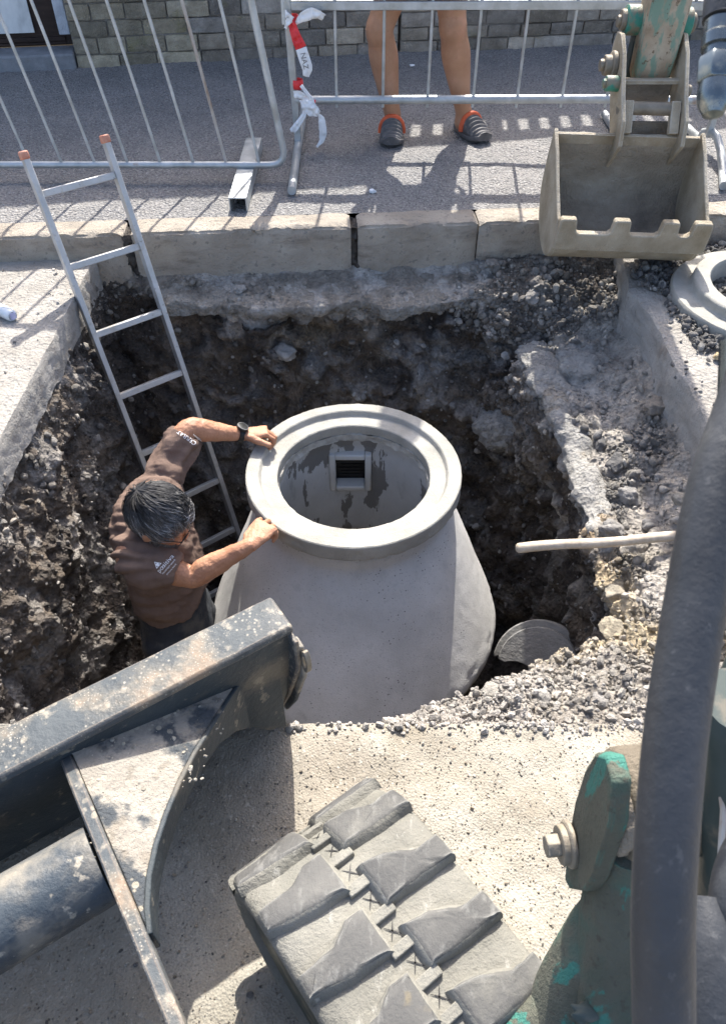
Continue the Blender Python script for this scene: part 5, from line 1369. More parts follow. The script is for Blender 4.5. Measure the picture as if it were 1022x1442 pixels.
# lip with four square adapters
mb = MB(); Rb = None
xsT = [(BX0-.010, BX0+.060), (.951, 1.022), (1.135, 1.207), (BX1-.062, BX1+.014)]
yl, zl = 2.870, .096
pts = [BK(BX0-.010, yl, zl-.055)]
lipz = .112; toothz = .172
outline = [(BX0-.010, -.0)]
seq = []
for (a, b) in xsT:
    seq += [(a-.012 if a > BX0 else a, lipz), (a, lipz+.010), (a+.004, toothz-.006), (a+.010, toothz), (b-.010, toothz), (b-.004, toothz-.006), (b, lipz+.010), (b+.012 if b < BX1 else b, lipz)]
seq[0] = (BX0-.012, lipz); seq[-1] = (BX1+.014, lipz)
poly = seq+[(BX1+.013, .040), (BX0-.012, .040)]
mb.prism([BK(x, yl+.016-(z-.04)*.18, z) for x, z in poly], V((0, -.030, -.004))); mb.build('cutting_lip', M['bucket'], bucket, bevel=.0045)
# hanger ears and cross pieces above the bucket
def ear(x, th, pts_):
    mb = MB(); mb.prism([V((x, y, z)) for y, z in pts_], V((th, 0, 0))); return mb
def yz(px, py, x):
    r = _ray(px, py); t = x/r.x; q = V((0, 0, H))+r*t; return (q.y, q.z)
earp = [(3.10, .345), (3.12, .43), (3.20, .50), (3.30, .62), (3.37, .665), (3.43, .66), (3.455, .60), (3.42, .52), (3.33, .43), (3.25, .345), (3.235, .20)]
xl, xr_ = .985, 1.225
ear(xl, .016, earp).build('hanger_ear', M['bucket'], bucket, bevel=.003)
ear(xr_, .016, earp).build('hanger_ear', M['bucket'], bucket, bevel=.003)
mb = MB(); mb.box((1.113, 3.30, .520), (.235, .03, .016)); mb.build('cross_plate', M['bucket'], bucket, bevel=.002)
mb = MB(); mb.tube([(xl, 3.21, .452), (xr_+.015, 3.21, .446)], .024, 24); mb.build('hinge_pin', M['pin_steel'], bucket, angle=40)
mb = MB(); mb.box((1.113, 3.26, .36), (.215, .02, .05)); mb.box((1.113, 3.36, .455), (.22, .012, .12)); mb.build('hanger_back', M['bucket_in'], bucket, bevel=.002)
mb = MB(); mb.box((1.021, 3.185, .425), (.036, .03, .115), Matrix.Rotation(-.5, 3, 'X')); mb.build('hook_bar', M['bucket'], bucket, bevel=.003)
mb = MB(); mb.box((1.203, 3.185, .422), (.036, .03, .115), Matrix.Rotation(-.5, 3, 'X')); mb.build('hook_bar', M['bucket'], bucket, bevel=.003)
mb = MB(); cyl(mb, V((xl-.005, 3.27, .52)), -.045, .01, .028); cyl(mb, V((xl-.005, 3.27, .52)), -.055, -.04, .018, 8); mb.build('pin', M['green_paint'], bucket, angle=40)
mb = MB(); cyl(mb, V((xr_+.016, 3.25, .50)), -.002, .02, .022); mb.build('pin', M['pin_steel'], bucket, angle=40)
# dark coupler block under the arm with a round eye
mb = MB(); lk0 = PD(912, 126, 3.16)
Rk = Matrix((sx, sy, ad)).transposed()
mb.box(lk0+V((-.075, 0, 0)), (.02, .05, .13), Rk); mb.box(lk0+V((.075, 0, 0)), (.02, .05, .13), Rk); mb.box(lk0+V((0, .03, -.035)), (.13, .014, .05), Rk)
mb.lathe([(.036, -.012), (.050, -.012), (.050, .012), (.036, .012)], lk0+V((0, .02, .005)), 30, axis=sy)
mb.build('link', M['dark_steel'], dip, bevel=.003)
mb = MB(); mb.box(lk0+V((-.10, .0, .09)), (.022, .06, .22), Rk); mb.build('side_link', M['dark_steel'], dip, bevel=.004)
mb = MB(); mb.box(lk0+V((.10, .0, .09)), (.022, .06, .22), Rk); mb.build('side_link', M['dark_steel'], dip, bevel=.004)

# ================================================================ PEOPLE
def limb(mb, pts, rs, n=20, m=6):
    """tapered limb through joints, rounded ends"""
    P = [V(p) for p in pts]; q = []; rr = []
    for k in range(len(P)-1):
        for i in range(m):
            t = i/m; q.append(P[k].lerp(P[k+1], t)); rr.append(lerp(rs[k], rs[k+1], smooth01(t)))
    q.append(P[-1]); rr.append(rs[-1])
    mb.tube(q, rr, n); mb.ball(P[0], rs[0]*.98, 3); mb.ball(P[-1], rs[-1]*.98, 3)
    for k in range(1, len(P)-1): mb.ball(P[k], rs[k]*.99, 3)
def bulge_limb(mb, pts, n=20):
    """pts: (point, radius) dense list"""
    P = spline([V(p) for p, r in pts], 6); R = [q.x for q in spline([V((r, 0, 0)) for p, r in pts], 6)]
    mb.tube(P, R, n); mb.ball(P[0], R[0]*.97, 3); mb.ball(P[-1], R[-1]*.97, 3)
def hand(mb, wrist, fwd, up, side, curl=(30, 45, 30), sc=.9, spread=.10, thumb=None, curls=None, wr=.026):
    """palm, four unequal bent fingers and a thumb; fwd to the knuckles, up = back of the hand, side = thumb side. returns nail frames"""
    f = V(fwd).normalized(); u = V(up); u = (u-f*u.dot(f)).normalized(); s_ = f.cross(u)
    if s_.dot(V(side)) < 0: s_ = -s_
    w = V(wrist)
    secs = []
    for t, a, b in ((-.01, wr*.95, wr*.72), (.02, .030, .019), (.045, .038, .017), (.075, .041, .0155), (.092, .040, .0135)):
        secs.append((w+f*t*sc, s_*a*sc, u*b*sc))
    mb.loft(secs, 20); mb.ball(w+f*.092*sc, (.004,.004,.004), 1)
    nails = []
    for i, (off, L, r0) in enumerate(((.031, .074, .0084), (.0105, .082, .0087), (-.0105, .076, .0083), (-.031, .060, .0073))):
        base = w+f*(.088-.006*abs(i-1)+(-.006 if i == 3 else 0))*sc+s_*off*sc+u*.002*sc
        d = (f+s_*(spread+.05)*(1.2-i*.8)).normalized(); p = base; pts = [(base-d*.02*sc-u*.003, r0*.95*sc), (base, r0*1.12*sc)]; uu = u.copy()
        cc = curls[i] if curls else curl
        for k, (fr, an) in enumerate(zip((.44, .30, .26), cc)):
            ax_ = d.cross(uu).normalized(); Rm = Matrix.Rotation(-math.radians(an), 3, ax_); d = Rm @ d; uu = Rm @ uu
            p = p+d*L*fr*sc; pts += [(p-d*L*fr*.45*sc, r0*(.95-.06*k)*sc), (p, r0*(1.0-.10*k)*sc)]
        mb.tube([q for q, r in pts], [r for q, r in pts], 12)
        for q, r in pts[1::2]: mb.ball(q, r*1.0, 2)
        mb.ball(pts[-1][0], pts[-1][1]*1.0, 2)
        nails.append((pts[-1][0], d.copy(), uu.copy(), r0*sc))
    tb = w+f*.030*sc+s_*.030*sc-u*.004*sc
    td = V(thumb).normalized() if thumb is not None else (f*.75+s_*.65-u*.25).normalized()
    t1 = tb+td*.036*sc; td2 = (td+f*.35-u*.1).normalized(); t2 = t1+td2*.032*sc
    mb.tube([w+f*.012*sc+s_*.016*sc, tb, t1, t2], [.015*sc, .0145*sc, .0115*sc, .0095*sc], 14); mb.ball(tb, .0142*sc, 2); mb.ball(t1, .0118*sc, 2); mb.ball(t2, .0098*sc, 2)
    nails.append((t2, td2, (u+s_*.4).normalized(), .0098*sc))
    return nails
def head(mb, c, fwd, up, sc=.92):
    f = V(fwd).normalized(); u = V(up); u = (u-f*u.dot(f)).normalized(); l = u.cross(f)
    R = Matrix((f, l, u)).transposed()
    P = lambda x, y, z: c+R @ V((x*sc, y*sc, z*sc))
    mb.ball(P(-.012, 0, .028), (.100*sc, .077*sc, .092*sc), 4, R)
    mb.ball(P(.022, 0, -.030), (.070*sc, .064*sc, .085*sc), 4, R)
    mb.ball(P(.050, 0, -.075), (.040*sc, .043*sc, .038*sc), 3, R)       # jaw and chin
    mb.ball(P(.070, 0, .022), (.020*sc, .058*sc, .015*sc), 3, R)        # brow
    for s in (-1, 1):
        mb.ball(P(.064, s*.038, -.020), (.022*sc, .021*sc, .018*sc), 3, R)   # cheek bones
        mb.ball(P(.078, s*.031, .004), (.011*sc, .014*sc, .009*sc), 3, R)    # eyes
        mb.ball(P(-.010, s*.078, -.012), (.018*sc, .008*sc, .031*sc), 3, R)  # ears
        mb.ball(P(-.016, s*.083, -.006), (.013*sc, .008*sc, .022*sc), 3, R)
    mb.loft([(P(.084, 0, .012), l*.008*sc, u*.008*sc), (P(.098, 0, -.012), l*.011*sc, u*.010*sc), (P(.108, 0, -.030), l*.016*sc, u*.010*sc), (P(.092, 0, -.040), l*.017*sc, u*.006*sc)], 14)
    mb.ball(P(.088, 0, -.062), (.010*sc, .024*sc, .006*sc), 3, R)       # lips
    mb.ball(P(.087, 0, -.072), (.010*sc, .020*sc, .006*sc), 3, R)
    return P, R
# ---- the worker in the pit
SL = PD(238, 650, 2.73); SR = PD(188, 785, 2.45); EL_ = PD(266, 604, 2.72); ER_ = PD(270, 812, 2.49)
WL = PZ(341, 612, ZR+.040); WR = PZ(352, 768, ZR+.045)
mid = (SL+SR)/2; ax_s = (SL-SR).normalized()
HIP = PD(248, 868, 2.86)
wk = thing('person', (HIP.x, HIP.y, -1.74), 'man in brown work shirt standing in the pit with both hands on the rim', 'person')
fw = ax_s.cross(V((0, 0, 1))); fw = V((fw.x, fw.y, 0)).normalized()
if fw.x < 0: fw = -fw
upT = (mid-HIP).normalized()
HC = PD(226, 730, 2.43)
face = V((.86, -.14, -.46)).normalized(); crown = V((.45, -.12, .88)).normalized()
body = MB()
Ph, Rh = head(body, HC, face, crown, .96)
nb_ = mid+upT*.02+fw*.01
body.loft([(nb_-upT*.06, ax_s*.062, fw*.058), (nb_.lerp(HC, .35), ax_s*.054, fw*.054), (nb_.lerp(HC, .8)-crown*.01, ax_s*.050, fw*.052)], 20)
def torso(mb, g_=0, low=0):
    secs = []
    for t, a, b, o in ((-.10, .15, .105, 0), (.05, .158, .112, .0), (.25, .150, .108, .006), (.5, .158, .112, .0), (.75, .172, .118, -.012), (.92, .165, .105, -.02), (1.03, .125, .080, -.016), (1.10, .075, .06, .0)):
        if t < low: continue
        c = HIP.lerp(mid, t)+fw*o
        secs.append((c, ax_s*(a+g_), fw*(b+g_)))
    mb.loft(secs, 36)
torso(body, -.006)
for S_, E2, W_, side in ((SL, EL_, WL, 1), (SR, ER_, WR, -1)):
    bulge_limb(body, [(S_-(ax_s*side)*.03, .052), (S_, .052), (S_.lerp(E2, .5), .047), (E2, .038), (E2.lerp(W_, .28), .0415), (E2.lerp(W_, .65), .032), (W_, .0245)])
upv = V((0, 0, 1))
nL = hand(body, WL, PZ(386, 606, ZR+.040)-WL, V((-.05, .25, 1)), V((0, -1, 0)), sc=1.04, curls=((38, 62, 36), (42, 66, 38), (44, 68, 40), (50, 66, 40)), spread=.05, thumb=V((.88, -.36, -.22)))
nR = hand(body, WR, PZ(386, 726, ZR+.055)-WR, V((-.25, -.55, 1)), V((-.2, 1, 0)), sc=1.06, curls=((30, 48, 34), (34, 54, 36), (38, 58, 38), (42, 60, 40)), spread=.10, thumb=V((.45, .9, .12)))
for s, fx in ((.085, .03), (-.085, -.05)):
    hp = HIP+ax_s*s; kn = V((hp.x+fx+.05, hp.y-.0, -1.27)); an = V((hp.x+fx, hp.y, -1.67))
    limb(body, [hp, kn, an, an+V((.12, 0, -.045))], [.085, .058, .042, .035])
o = body.build('body', M['skin'], wk); remesh(o, .0030, 3); wbody = o
displace(o, lambda p, n_: .0022*fbm(p, 24, 3)+.0008*fbm(p, 90, 2))
# nails
mbn = MB()
# shirt: torso and short sleeves, folded
def sleeve_end(S_, E2, t): return S_.lerp(E2, t)
sh = MB(); torso(sh, .016, .22)
for S_, E2, W_, side, te in ((SL, EL_, WL, 1, .80), (SR, ER_, WR, -1, .66)):
    d = (E2-S_).normalized()
    pts = [(S_-(ax_s*side)*.05, .066), (S_-(ax_s*side)*.01, .070), (S_.lerp(E2, te*.5), .070), (S_.lerp(E2, te), .062), (S_.lerp(E2, te+.09), .060)]
    P = spline([p for p, r in pts], 6); Rr = [q.x for q in spline([V((r, 0, 0)) for p, r in pts], 6)]
    sh.tube(P, Rr, 28); sh.ball(P[0], Rr[0], 3)
sh.loft([(nb_-upT*.05, ax_s*.085, fw*.082), (nb_+upT*.004, ax_s*.073, fw*.070), (nb_+upT*.020+fw*.006, ax_s*.068, fw*.066)], 30)
shirt = sh.build('t_shirt', M['shirt'], wk); remesh(shirt, .0055, 10)
def folds(p, n_):
    q = p+root_loc(wk); v = 0
    v += .010*fbm(q, 5.5, 2)
    # folds that run from the shoulders to the flank, and rings round the sleeves
    a = (q-SR).dot(ax_s); r1 = (q-(SR-fw*.06)).length
    v += .0065*math.sin(150*((q-SR).dot((ax_s*.75+upT*.55).normalized()))+3*noise.noise(q*9))*math.exp(-(r1/.13)**2)
    v += .005*math.sin(120*((q-SL).dot((ax_s*.5-upT*.8).normalized()))+4*noise.noise(q*8))*math.exp(-((q-(SL+fw*.05)).length/.12)**2)
    v += .006*abs(noise.noise(V((q.dot(upT)*22, q.dot(ax_s)*6, q.dot(fw)*6))))*smooth01((mid-q).dot(upT)/.2)
    w_ = (q-HIP).dot(upT)
    v += .004*math.sin(90*q.dot(upT)+5*noise.noise(q*7))*math.exp(-((w_-.12)/.1)**2)
    v += .004*abs(noise.noise(V((q.dot(ax_s+upT)*34, q.dot(fw)*9, q.dot(ax_s-upT)*9))))+.0025*fbm(q, 30, 2)
    return v*1.7
displace(shirt, folds)
for m_ in ('sm',):
    s2 = shirt.modifiers.new('sm', 'SMOOTH'); s2.iterations = 2; s2.factor = .4
tr = MB()
secs = []
for t, a, b in ((.34, .158, .115), (.12, .160, .120), (-.02, .172, .128), (-.2, .165, .125)): secs.append((HIP.lerp(mid, t), ax_s*a, fw*b))
tr.loft(secs, 30)
for s, fx in ((.085, .03), (-.085, -.05)):
    hp = HIP+ax_s*s; kn = V((hp.x+fx+.05, hp.y-.0, -1.27)); an = V((hp.x+fx, hp.y, -1.64)); limb(tr, [hp-V((0,0,.03)), kn, an], [.105, .078, .070])
o = tr.build('trousers', M['trousers'], wk); remesh(o, .009, 4); displace(o, lambda p, n_: .008*fbm(p, 9, 3))
for s, fx in ((.085, .03), (-.085, -.05)):
    hp = HIP+ax_s*s; an = V((hp.x+fx, hp.y, -1.68)); mb = MB(); mb.loft([(an+V((-.07, 0, .0)), V((0,.034,0)), V((0,0,.05))), (an+V((.0, 0, -.0)), V((0,.042,0)), V((0,0,.06))), (an+V((.10, 0, -.02)), V((0,.046,0)), V((0,0,.038))), (an+V((.17, 0, -.03)), V((0,.030,0)), V((0,0,.024)))], 20); mb.build('boot', M['black'], wk, angle=60)
# hair: many separate tapered strands over a close cap
hm = MB()
Rb_ = random.Random(4)
CC = V((-.014, 0, .030)); EX = V((.106, .083, .098))
def on_head(th, ph, k=1):
    d = V((math.cos(ph)*math.cos(th), math.cos(ph)*math.sin(th), math.sin(ph))); return V((CC.x+d.x*EX.x*k, CC.y+d.y*EX.y*k, CC.z+d.z*EX.z*k))
cap = MB()
cv = []; nt_, np_ = 48, 26
for j in range(np_+1):
    for i in range(nt_):
        th = 2*PI*i/nt_; front = max(0, math.cos(th)); sidew = abs(math.sin(th))
        lowest = lerp(-.95, .42, smooth01((math.cos(th)+.35)/1.1)); lowest = lowest if abs(th-PI) > 1.9 else lowest-.1
        ph = lerp(PI/2, lowest, j/np_); p = on_head(th, ph, 1.0+.015*fbm(V((th, ph, 0)), 4, 3)); cv.append(Ph(*p))
cap.add(cv, [(j*nt_+i, j*nt_+(i+1) % nt_, (j+1)*nt_+(i+1) % nt_, (j+1)*nt_+i) for j in range(np_) for i in range(nt_)])
hair = cap.build('hair', M['hair_cap'], wk, angle=80)
def strand(mb, pts, w_):
    """thin tapered triangular tube"""
    vs = []; n = len(pts)
    for i, p in enumerate(pts):
        d = (pts[min(n-1, i+1)]-pts[max(0, i-1)]).normalized(); a = d.orthogonal().normalized(); b = d.cross(a); r = w_*(1-.75*i/(n-1))
        vs += [p+a*r, p-a*r*.5+b*r*.87, p-a*r*.5-b*r*.87]
    mb.add(vs, [(i*3+k, i*3+(k+1) % 3, (i+1)*3+(k+1) % 3, (i+1)*3+k) for i in range(n-1) for k in range(3)])
st = MB(); scol = []
for _ in range(4200):
    th = Rb_.uniform(-PI, PI); lowest = lerp(-.85, .45, smooth01((math.cos(th)+.35)/1.1)); s_ = Rb_.random(); ph = math.asin(lerp(math.sin(lowest), 1, s_))
    # hair flows from the crown at the back forwards and down
    L = Rb_.uniform(.3, .75); pts = []
    cr = V((-.85, 0, .52))
    d = V((math.cos(ph)*math.cos(th), math.cos(ph)*math.sin(th), math.sin(ph)))
    tdir = (d-cr*d.dot(cr)); tdir = tdir.normalized() if tdir.length > 1e-4 else V((1,0,0))
    cl_ = noise.noise(d*3)*.8; tdir = (tdir+V((.35, cl_+Rb_.gauss(0, .13), -.15+.5*noise.noise(d*5+V((7,0,0)))))).normalized(); tdir = (tdir-d*tdir.dot(d)).normalized()
    lift = Rb_.uniform(.0, .09)+.12*max(0, noise.noise(d*4.5))
    for i in range(6):
        t = i/5; q = d*math.cos(L*t)+tdir*math.sin(L*t); k = 1.01+lift*math.sin(t*PI*.75)+.012*t
        pts.append(Ph(CC.x+q.x*EX.x*k, CC.y+q.y*EX.y*k, CC.z+q.z*EX.z*k))
    strand(st, pts, Rb_.uniform(.0008, .0017))
    gr = smooth01((d.x*.5+abs(d.y)*.5-d.z*.35+.25+.5*noise.noise(d*3.5))*1.3); kk = lerp(.034, .15, gr)*Rb_.choice((.6, .8, 1, 1, 1.6, 3.2 if gr > .35 else 1.6)); scol += [(kk*1.04, kk, kk*.97, 1)]*18
so2 = st.build('strands', M['hair'], hair, angle=80, fixn=False)
ca = so2.data.color_attributes.new('Col', 'FLOAT_COLOR', 'POINT'); ca.data.foreach_set('color', [x for c in scol for x in c])
bd = MB()
for _ in range(1500):
    a = Rb_.uniform(-1.35, 1.35); h = Rb_.uniform(-.105, -.040); r = .070+.010*Rb_.random()
    x = .018+.062*math.cos(a)+(.006 if h < -.06 else 0); y = .064*math.sin(a)
    if abs(y) < .020 and h > -.058: continue
    p = V((x, y, h)); d = V((math.cos(a)*.5, math.sin(a)*.5, -.9)).normalized(); L = Rb_.uniform(.012, .028)
    strand(bd, [Ph(*(p-d*.004)), Ph(*(p+d*L*.5)), Ph(*(p+d*L+V((0, 0, -.003))))], .0011)
for s in (-1, 1):
    for _ in range(220):
        p = V((Rb_.uniform(-.0, .035), s*Rb_.uniform(.066, .074), Rb_.uniform(-.06, .03))); d = V((.15, 0, -1)).normalized(); L = Rb_.uniform(.010, .02)
        strand(bd, [Ph(*p), Ph(*(p+d*L*.5+V((0, s*.003, 0)))), Ph(*(p+d*L))], .0010)
bd.build('beard', M['beard'], wk, angle=80, fixn=False)
gl = MB()
for s in (-1, 1):
    gl.tube([Ph(.098+.004*math.cos(t), s*.033+.024*math.cos(t), .002+.017*math.sin(t)) for t in [k*2*PI/20 for k in range(21)]], .0016, 6, False)
    gl.tube([Ph(.097, s*.057, .008), Ph(.05, s*.078, .010), Ph(-.01, s*.086, .012), Ph(-.03, s*.086, -.004)], .0017, 6)
gl.tube([Ph(.100, -.009, .006), Ph(.103, 0, .009), Ph(.100, .009, .006)], .0016, 6)
gl.build('glasses', M['black'], wk)
# watch on the left wrist
wd = (WL-EL_).normalized(); wc = WL-wd*.012; wu = V((-.1, -.15, 1)); wu = (wu-wd*wu.dot(wd)).normalized()
mb = MB(); mb.lathe([(.0270, -.011), (.0300, -.010), (.0305, .010), (.0270, .011)], wc, 32, axis=wd); watch = mb.build('wristwatch', M['black'], wk, angle=40)
mb = MB(); mb.lathe([(.0, .0), (.0215, .0), (.0225, .003), (.0225, .009), (.019, .011), (.0, .0105)], wc+wu*.0285, 32, axis=wu, closed=False); mb.build('watch_case', M['black'], watch, angle=40)
mb = MB(); mb.lathe([(.0185, .0105), (.0215, .0095), (.0215, .0115), (.0185, .012)], wc+wu*.0285, 32, axis=wu); mb.build('bezel', mk('bezel', [(.3, g(.10)), (.7, g(.16))], 20, 3, .4), watch)
# prints on the sleeves
bpy.context.view_layer.update()
dgp = bpy.context.evaluated_depsgraph_get(); sv = [v.co+root_loc(wk) for v in shirt.data.vertices]; SB = BVHTree.FromPolygons(sv, [tuple(p.vertices) for p in shirt.data.polygons])
rc = PD(228, 797, 2.42); vx = (PD(240, 785, 2.42)-PD(219, 808, 2.42)).normalized(); vz = (V((0, 0, H))-rc).normalized(); vy = vz.cross(vx)
def sprint(body_, size, px, py, d, xa, ya, off=.0022):
    text_mesh('sleeve_print', body_, size, PD(px, py, d), xa, ya, M['print'], shirt, SB, off)
sprint('positiva', .0195, 231, 796, 2.38, vx, vy)
sprint('construct work', .0085, 235.5, 800.5, 2.38, vx, vy)
sprint('positiva work', .0075, 239, 804, 2.38, vx, vy)
mb = MB()
for R0, R1 in ((.0135, .0095),):
    for k in range(3):
        a0 = PI/2+k*2*PI/3; a1 = a0+2*PI/3
        q = [PD(222, 795, 2.38)+vx*math.cos(a)*r+vy*math.sin(a)*r for a, r in ((a0, R0), (a1, R0), (a1, R1), (a0, R1))]
        mb.add(q, [(0,1,2,3)])
q = [PD(222, 795, 2.38)+vx*math.cos(a)*.005+vy*math.sin(a)*.005 for a in [k*PI/6 for k in range(12)]]; mb.add(q, [tuple(range(12))])
vs2 = []
for v in mb.v:
    h = SB.ray_cast(v+vz*.15, -vz); vs2.append(h[0]+vz*.0025 if h[0] else v)
mb.v = vs2; mb.build('sleeve_emblem', M['print'], shirt, fixn=False)
vx2 = (PD(250, 603, 2.68)-PD(276, 622, 2.68)).normalized(); vzz = (V((0, 0, H))-PD(262, 612, 2.68)).normalized(); vy2 = vzz.cross(vx2)
text_mesh('sleeve_print', 'CERRAT', .019, PD(257, 612, 2.60), vx2, vy2, M['print'], shirt, SB, .0025)
text_mesh('sleeve_print', 'CONSTRUCT', .010, PD(263, 606, 2.60), vx2, vy2, M['print'], shirt, SB, .0025)

# ---- the spectator on the pavement; only the legs are inside the picture
sp = thing('person', (.33, 4.2, 0), 'person with bare tanned legs and dark clogs standing behind the galvanised barrier', 'person')
SKN = M['skin_leg']; pb_ = MB()
legs = [((.153, 4.245, .075), (.078, 4.215, .485), (.215, 4.26, .86)), ((.520, 4.275, .080), (.427, 4.225, .495), (.375, 4.26, .86))]
for an, kn, hp in legs:
    an, kn, hp = V(an), V(kn), V(hp); bk_ = V((0, .022, 0))
    bulge_limb(pb_, [(an-V((0,0,.03)), .045), (an+V((0,0,.02)), .043), (an.lerp(kn, .22), .046), (an.lerp(kn, .5)+bk_, .063), (an.lerp(kn, .70)+bk_, .0715), (an.lerp(kn, .88)+bk_*.4, .065), (kn-V((0, .004, 0)), .067), (kn.lerp(hp, .12), .066), (kn.lerp(hp, .4), .078), (hp, .092)], 24)
    pb_.ball(kn-V((0, .034, .0)), (.038, .030, .046), 3)
hipm = V((.295, 4.26, .86)); shm = V((.295, 4.28, 1.30)); X1 = V((1,0,0)); Y1 = V((0,1,0))
pb_.loft([(hipm-V((0,0,.04)), X1*.15, Y1*.11), (hipm.lerp(shm, .4), X1*.145, Y1*.105), (hipm.lerp(shm, .8), X1*.175, Y1*.11), (shm, X1*.15, Y1*.085), (shm+V((0,0,.05)), X1*.06, Y1*.055), (shm+V((0,-.02,.12)), X1*.05, Y1*.05)], 28)
for s in (-1, 1):
    S_ = shm+V((s*.175, 0, -.02)); E2 = S_+V((s*.06, .02, -.25)); W_ = E2+V((-s*.02, -.08, -.22))
    bulge_limb(pb_, [(S_, .05), (S_.lerp(E2, .5), .045), (E2, .037), (E2.lerp(W_, .3), .039), (W_, .025)])
    hand(pb_, W_, V((0, -.1, -1)), V((s, 0, 0)), V((0, -1, 0)), sc=.9, curls=((12, 18, 12),)*4)
head(pb_, shm+V((0, -.04, .24)), V((-.1, -.9, -.3)), V((0, -.3, .95)), .92)
for (hx_, hy_, dx_, dy_) in ((.150, 4.25, -.03, -1), (.535, 4.29, .45, -.9)):
    fd_ = V((dx_, dy_, 0)).normalized(); sd_ = V((-fd_.y, fd_.x, 0)); b = V((hx_, hy_, 0))
    pb_.loft([(b-fd_*.045+V((0,0,.05)), sd_*.026, V((0,0,.022))), (b+V((0,0,.045)), sd_*.032, V((0,0,.035))), (b+fd_*.08+V((0,0,.045)), sd_*.036, V((0,0,.026))), (b+fd_*.17+V((0,0,.03)), sd_*.036, V((0,0,.015)))], 20)
o = pb_.build('body', SKN, sp); remesh(o, .0065, 4)
tm = MB(); tm.loft([(hipm-V((0,0,.04)), X1*.175, Y1*.135), (hipm.lerp(shm, .2), X1*.16, Y1*.125)], 28)
for an, kn, hp in legs: limb(tm, [V(hp)-V((0,0,.02)), V(kn).lerp(V(hp), 1.0)+V((0,0,-.02))], [.115, .108])
o = tm.build('shorts', M['shorts'], sp); remesh(o, .01, 4)
tm = MB(); tm.loft([(hipm.lerp(shm, .02), X1*.175, Y1*.135), (hipm.lerp(shm, .4), X1*.165, Y1*.125), (hipm.lerp(shm, .8), X1*.195, Y1*.13), (shm, X1*.17, Y1*.10), (shm+V((0,0,.04)), X1*.08, Y1*.07)], 28)
for s in (-1, 1): S_ = shm+V((s*.175, 0, -.02)); limb(tm, [S_, S_+V((s*.045, .01, -.17))], [.068, .064])
o = tm.build('t_shirt', M['print'], sp); remesh(o, .01, 4)
tm = MB(); hc_ = shm+V((0, -.03, .28)); tm.ball(hc_, (.086, .10, .085), 3); tm.build('hair', M['hair_cap'], sp)
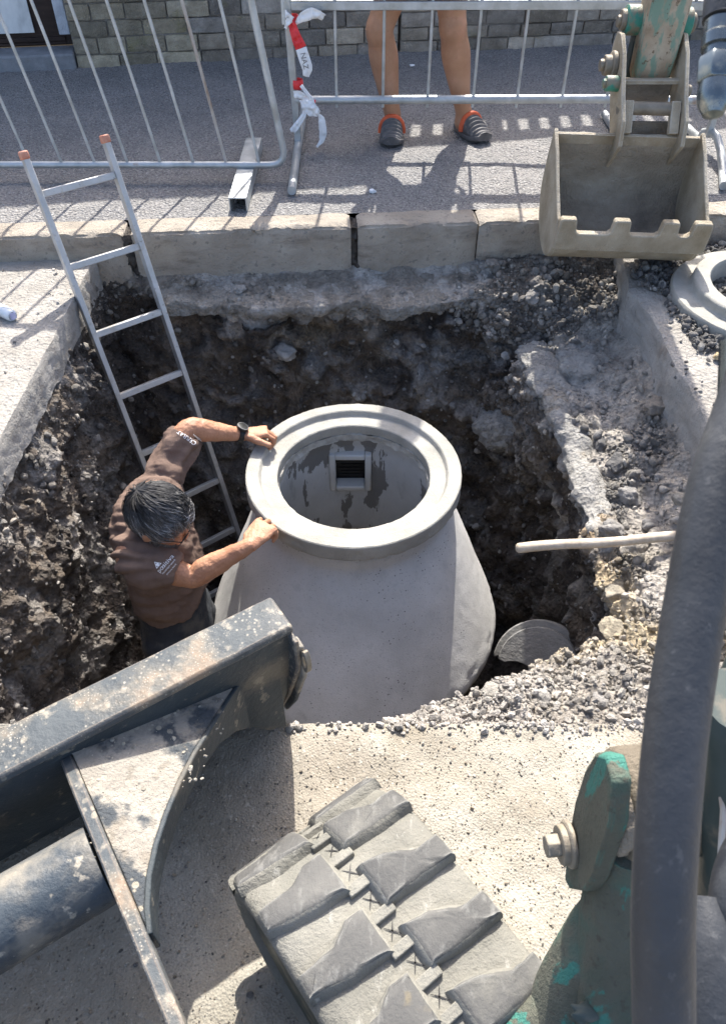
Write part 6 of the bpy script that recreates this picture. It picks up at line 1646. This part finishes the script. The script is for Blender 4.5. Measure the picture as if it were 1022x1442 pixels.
# clogs
def clog(hx_, hy_, dx_, dy_):
    fd_ = V((dx_, dy_, 0)).normalized(); sd_ = V((-fd_.y, fd_.x, 0)); b = V((hx_, hy_, 0)); Lc = .262
    def cs(t): # half width along the foot, t = 0 heel .. 1 toe
        return .036+.022*smooth01(t/.65)-.022*max(0, (t-.72)/.28)**2.2-.016*max(0, (.12-t)/.12)**2
    so_ = MB(); secs = [(b+fd_*(-.072+Lc*t)+V((0,0,.014+.004*math.cos(t*6)+.010*max(0, t-.8)/.2)), sd_*(cs(t)+.005), V((0,0,.016))) for t in [k/26 for k in range(27)]]
    vs = []; n = 28
    for c, a, bb in secs:
        for k in range(n):
            u_ = 2*PI*k/n; cu, su = math.cos(u_), math.sin(u_); q = (abs(cu)**4+abs(su)**4)**-.25; vs.append(c+a*cu*q+bb*su*q)
    so_.add(vs, [(i*n+k, i*n+(k+1) % n, (i+1)*n+(k+1) % n, (i+1)*n+k) for i in range(26) for k in range(n)]+[tuple(range(n-1,-1,-1)), tuple(26*n+k for k in range(n))])
    shoe = so_.build('clog', M['croc'], sp, angle=50)
    up_ = MB(); vs = []; m1, m2 = 60, 22; t0, t1 = .50, .985
    for i in range(m1+1):
        t = lerp(t0, t1, i/m1); hgt = lerp(.074, .030, smooth01((t-t0)/(t1-t0))**.9); wd_ = cs(t)
        rib = .0042*math.sin((t-t0)*2*PI*12)
        for k in range(m2+1):
            a = PI*k/m2; rr = 1+(rib/.05)*smooth01(math.sin(a)*1.4-.2)
            vs.append(b+fd_*(-.072+Lc*t-.03*math.sin(a)*(1-i/m1)*0)+sd_*math.cos(a)*wd_*rr+V((0,0,.024+hgt*(max(0, math.sin(a))**.75)*rr)))
    up_.add(vs, [(i*(m2+1)+k, i*(m2+1)+k+1, (i+1)*(m2+1)+k+1, (i+1)*(m2+1)+k) for i in range(m1) for k in range(m2)]+[tuple(m1*(m2+1)+k for k in range(m2+1))])
    o_ = up_.build('ribbed_upper', M['croc'], shoe, angle=60); s_ = o_.modifiers.new('s', 'SOLIDIFY'); s_.thickness = .005
    co_ = MB(); pts = []
    for k in range(17):
        a = PI*k/16; t = t0-.002; pts.append(b+fd_*(-.072+Lc*t-.006)+sd_*math.cos(a)*(cs(t)+.002)+V((0,0,.026+.076*math.sin(a)**.8)))
    co_.tube(pts, .0145, 12); co_.build('collar', M['croc_orange'], shoe, angle=60)
    hs = MB(); pts = [b+fd_*(-.072+Lc*.36)+sd_*(cs(.36)+.001)+V((0,0,.045))]+[b+fd_*(-.072+Lc*t)+sd_*sg*cs(t)+V((0,0,.055)) for t, sg in ((.2, 1), (.06, .9), (-.01, 0), (.06, -.9), (.2, -1))]+[b+fd_*(-.072+Lc*.36)-sd_*(cs(.36)+.001)+V((0,0,.045))]
    P = spline(pts, 5); vs = []
    for p in P: vs += [p+V((0,0,.014)), p-V((0,0,.016))]
    hs.add(vs, [(2*i, 2*i+1, 2*i+3, 2*i+2) for i in range(len(P)-1)]); o_ = hs.build('heel_strap', M['croc'], shoe, angle=60, fixn=False); s_ = o_.modifiers.new('s', 'SOLIDIFY'); s_.thickness = .006
clog(.150, 4.25, -.03, -1); clog(.535, 4.29, .45, -.9)
SUN, SKY, EXPO = 3.3, .15, 1.62

# ================================================================ LIGHT, SKY, CAMERA
EL = math.radians(46.5); AZ = math.radians(4.5)
w = bpy.data.worlds.new('World'); scene.world = w; w.use_nodes = True
nt = w.node_tree; sky = nt.nodes.new('ShaderNodeTexSky'); sky.sky_type = 'NISHITA'; sky.sun_disc = False
sky.sun_elevation = EL; sky.sun_rotation = AZ; sky.dust_density = 3.0; sky.air_density = .7; sky.ozone_density = .6
nt.links.new(sky.outputs[0], nt.nodes['Background'].inputs[0]); nt.nodes['Background'].inputs[1].default_value = SKY
sl = bpy.data.lights.new('sun', 'SUN'); sl.energy = SUN; sl.angle = math.radians(.55); sl.color = (1, .965, .90)
so = bpy.data.objects.new('sun', sl); C.objects.link(so)
sd = V((math.sin(AZ)*math.cos(EL), math.cos(AZ)*math.cos(EL), math.sin(EL)))
so.rotation_euler = sd.to_track_quat('Z', 'Y').to_euler(); so.location = sd*20
cam = bpy.data.cameras.new('camera'); co = bpy.data.objects.new('camera', cam); C.objects.link(co)
co.location = (0, 0, H); co.rotation_euler = (math.radians(45), 0, 0)
cam.sensor_fit = 'VERTICAL'; cam.sensor_height = 36; cam.sensor_width = 36; cam.lens = FPX/1442*36
cam.clip_start = .02; cam.clip_end = 400
cam.dof.use_dof = True; cam.dof.focus_distance = 2.7; cam.dof.aperture_fstop = 16
scene.camera = co
vs_ = scene.view_settings; vs_.view_transform = 'Standard'; vs_.look = 'None'; vs_.exposure = EXPO; vs_.gamma = 1; vs_.use_curve_mapping = False
scene.cycles.max_bounces = 8; scene.cycles.diffuse_bounces = 4
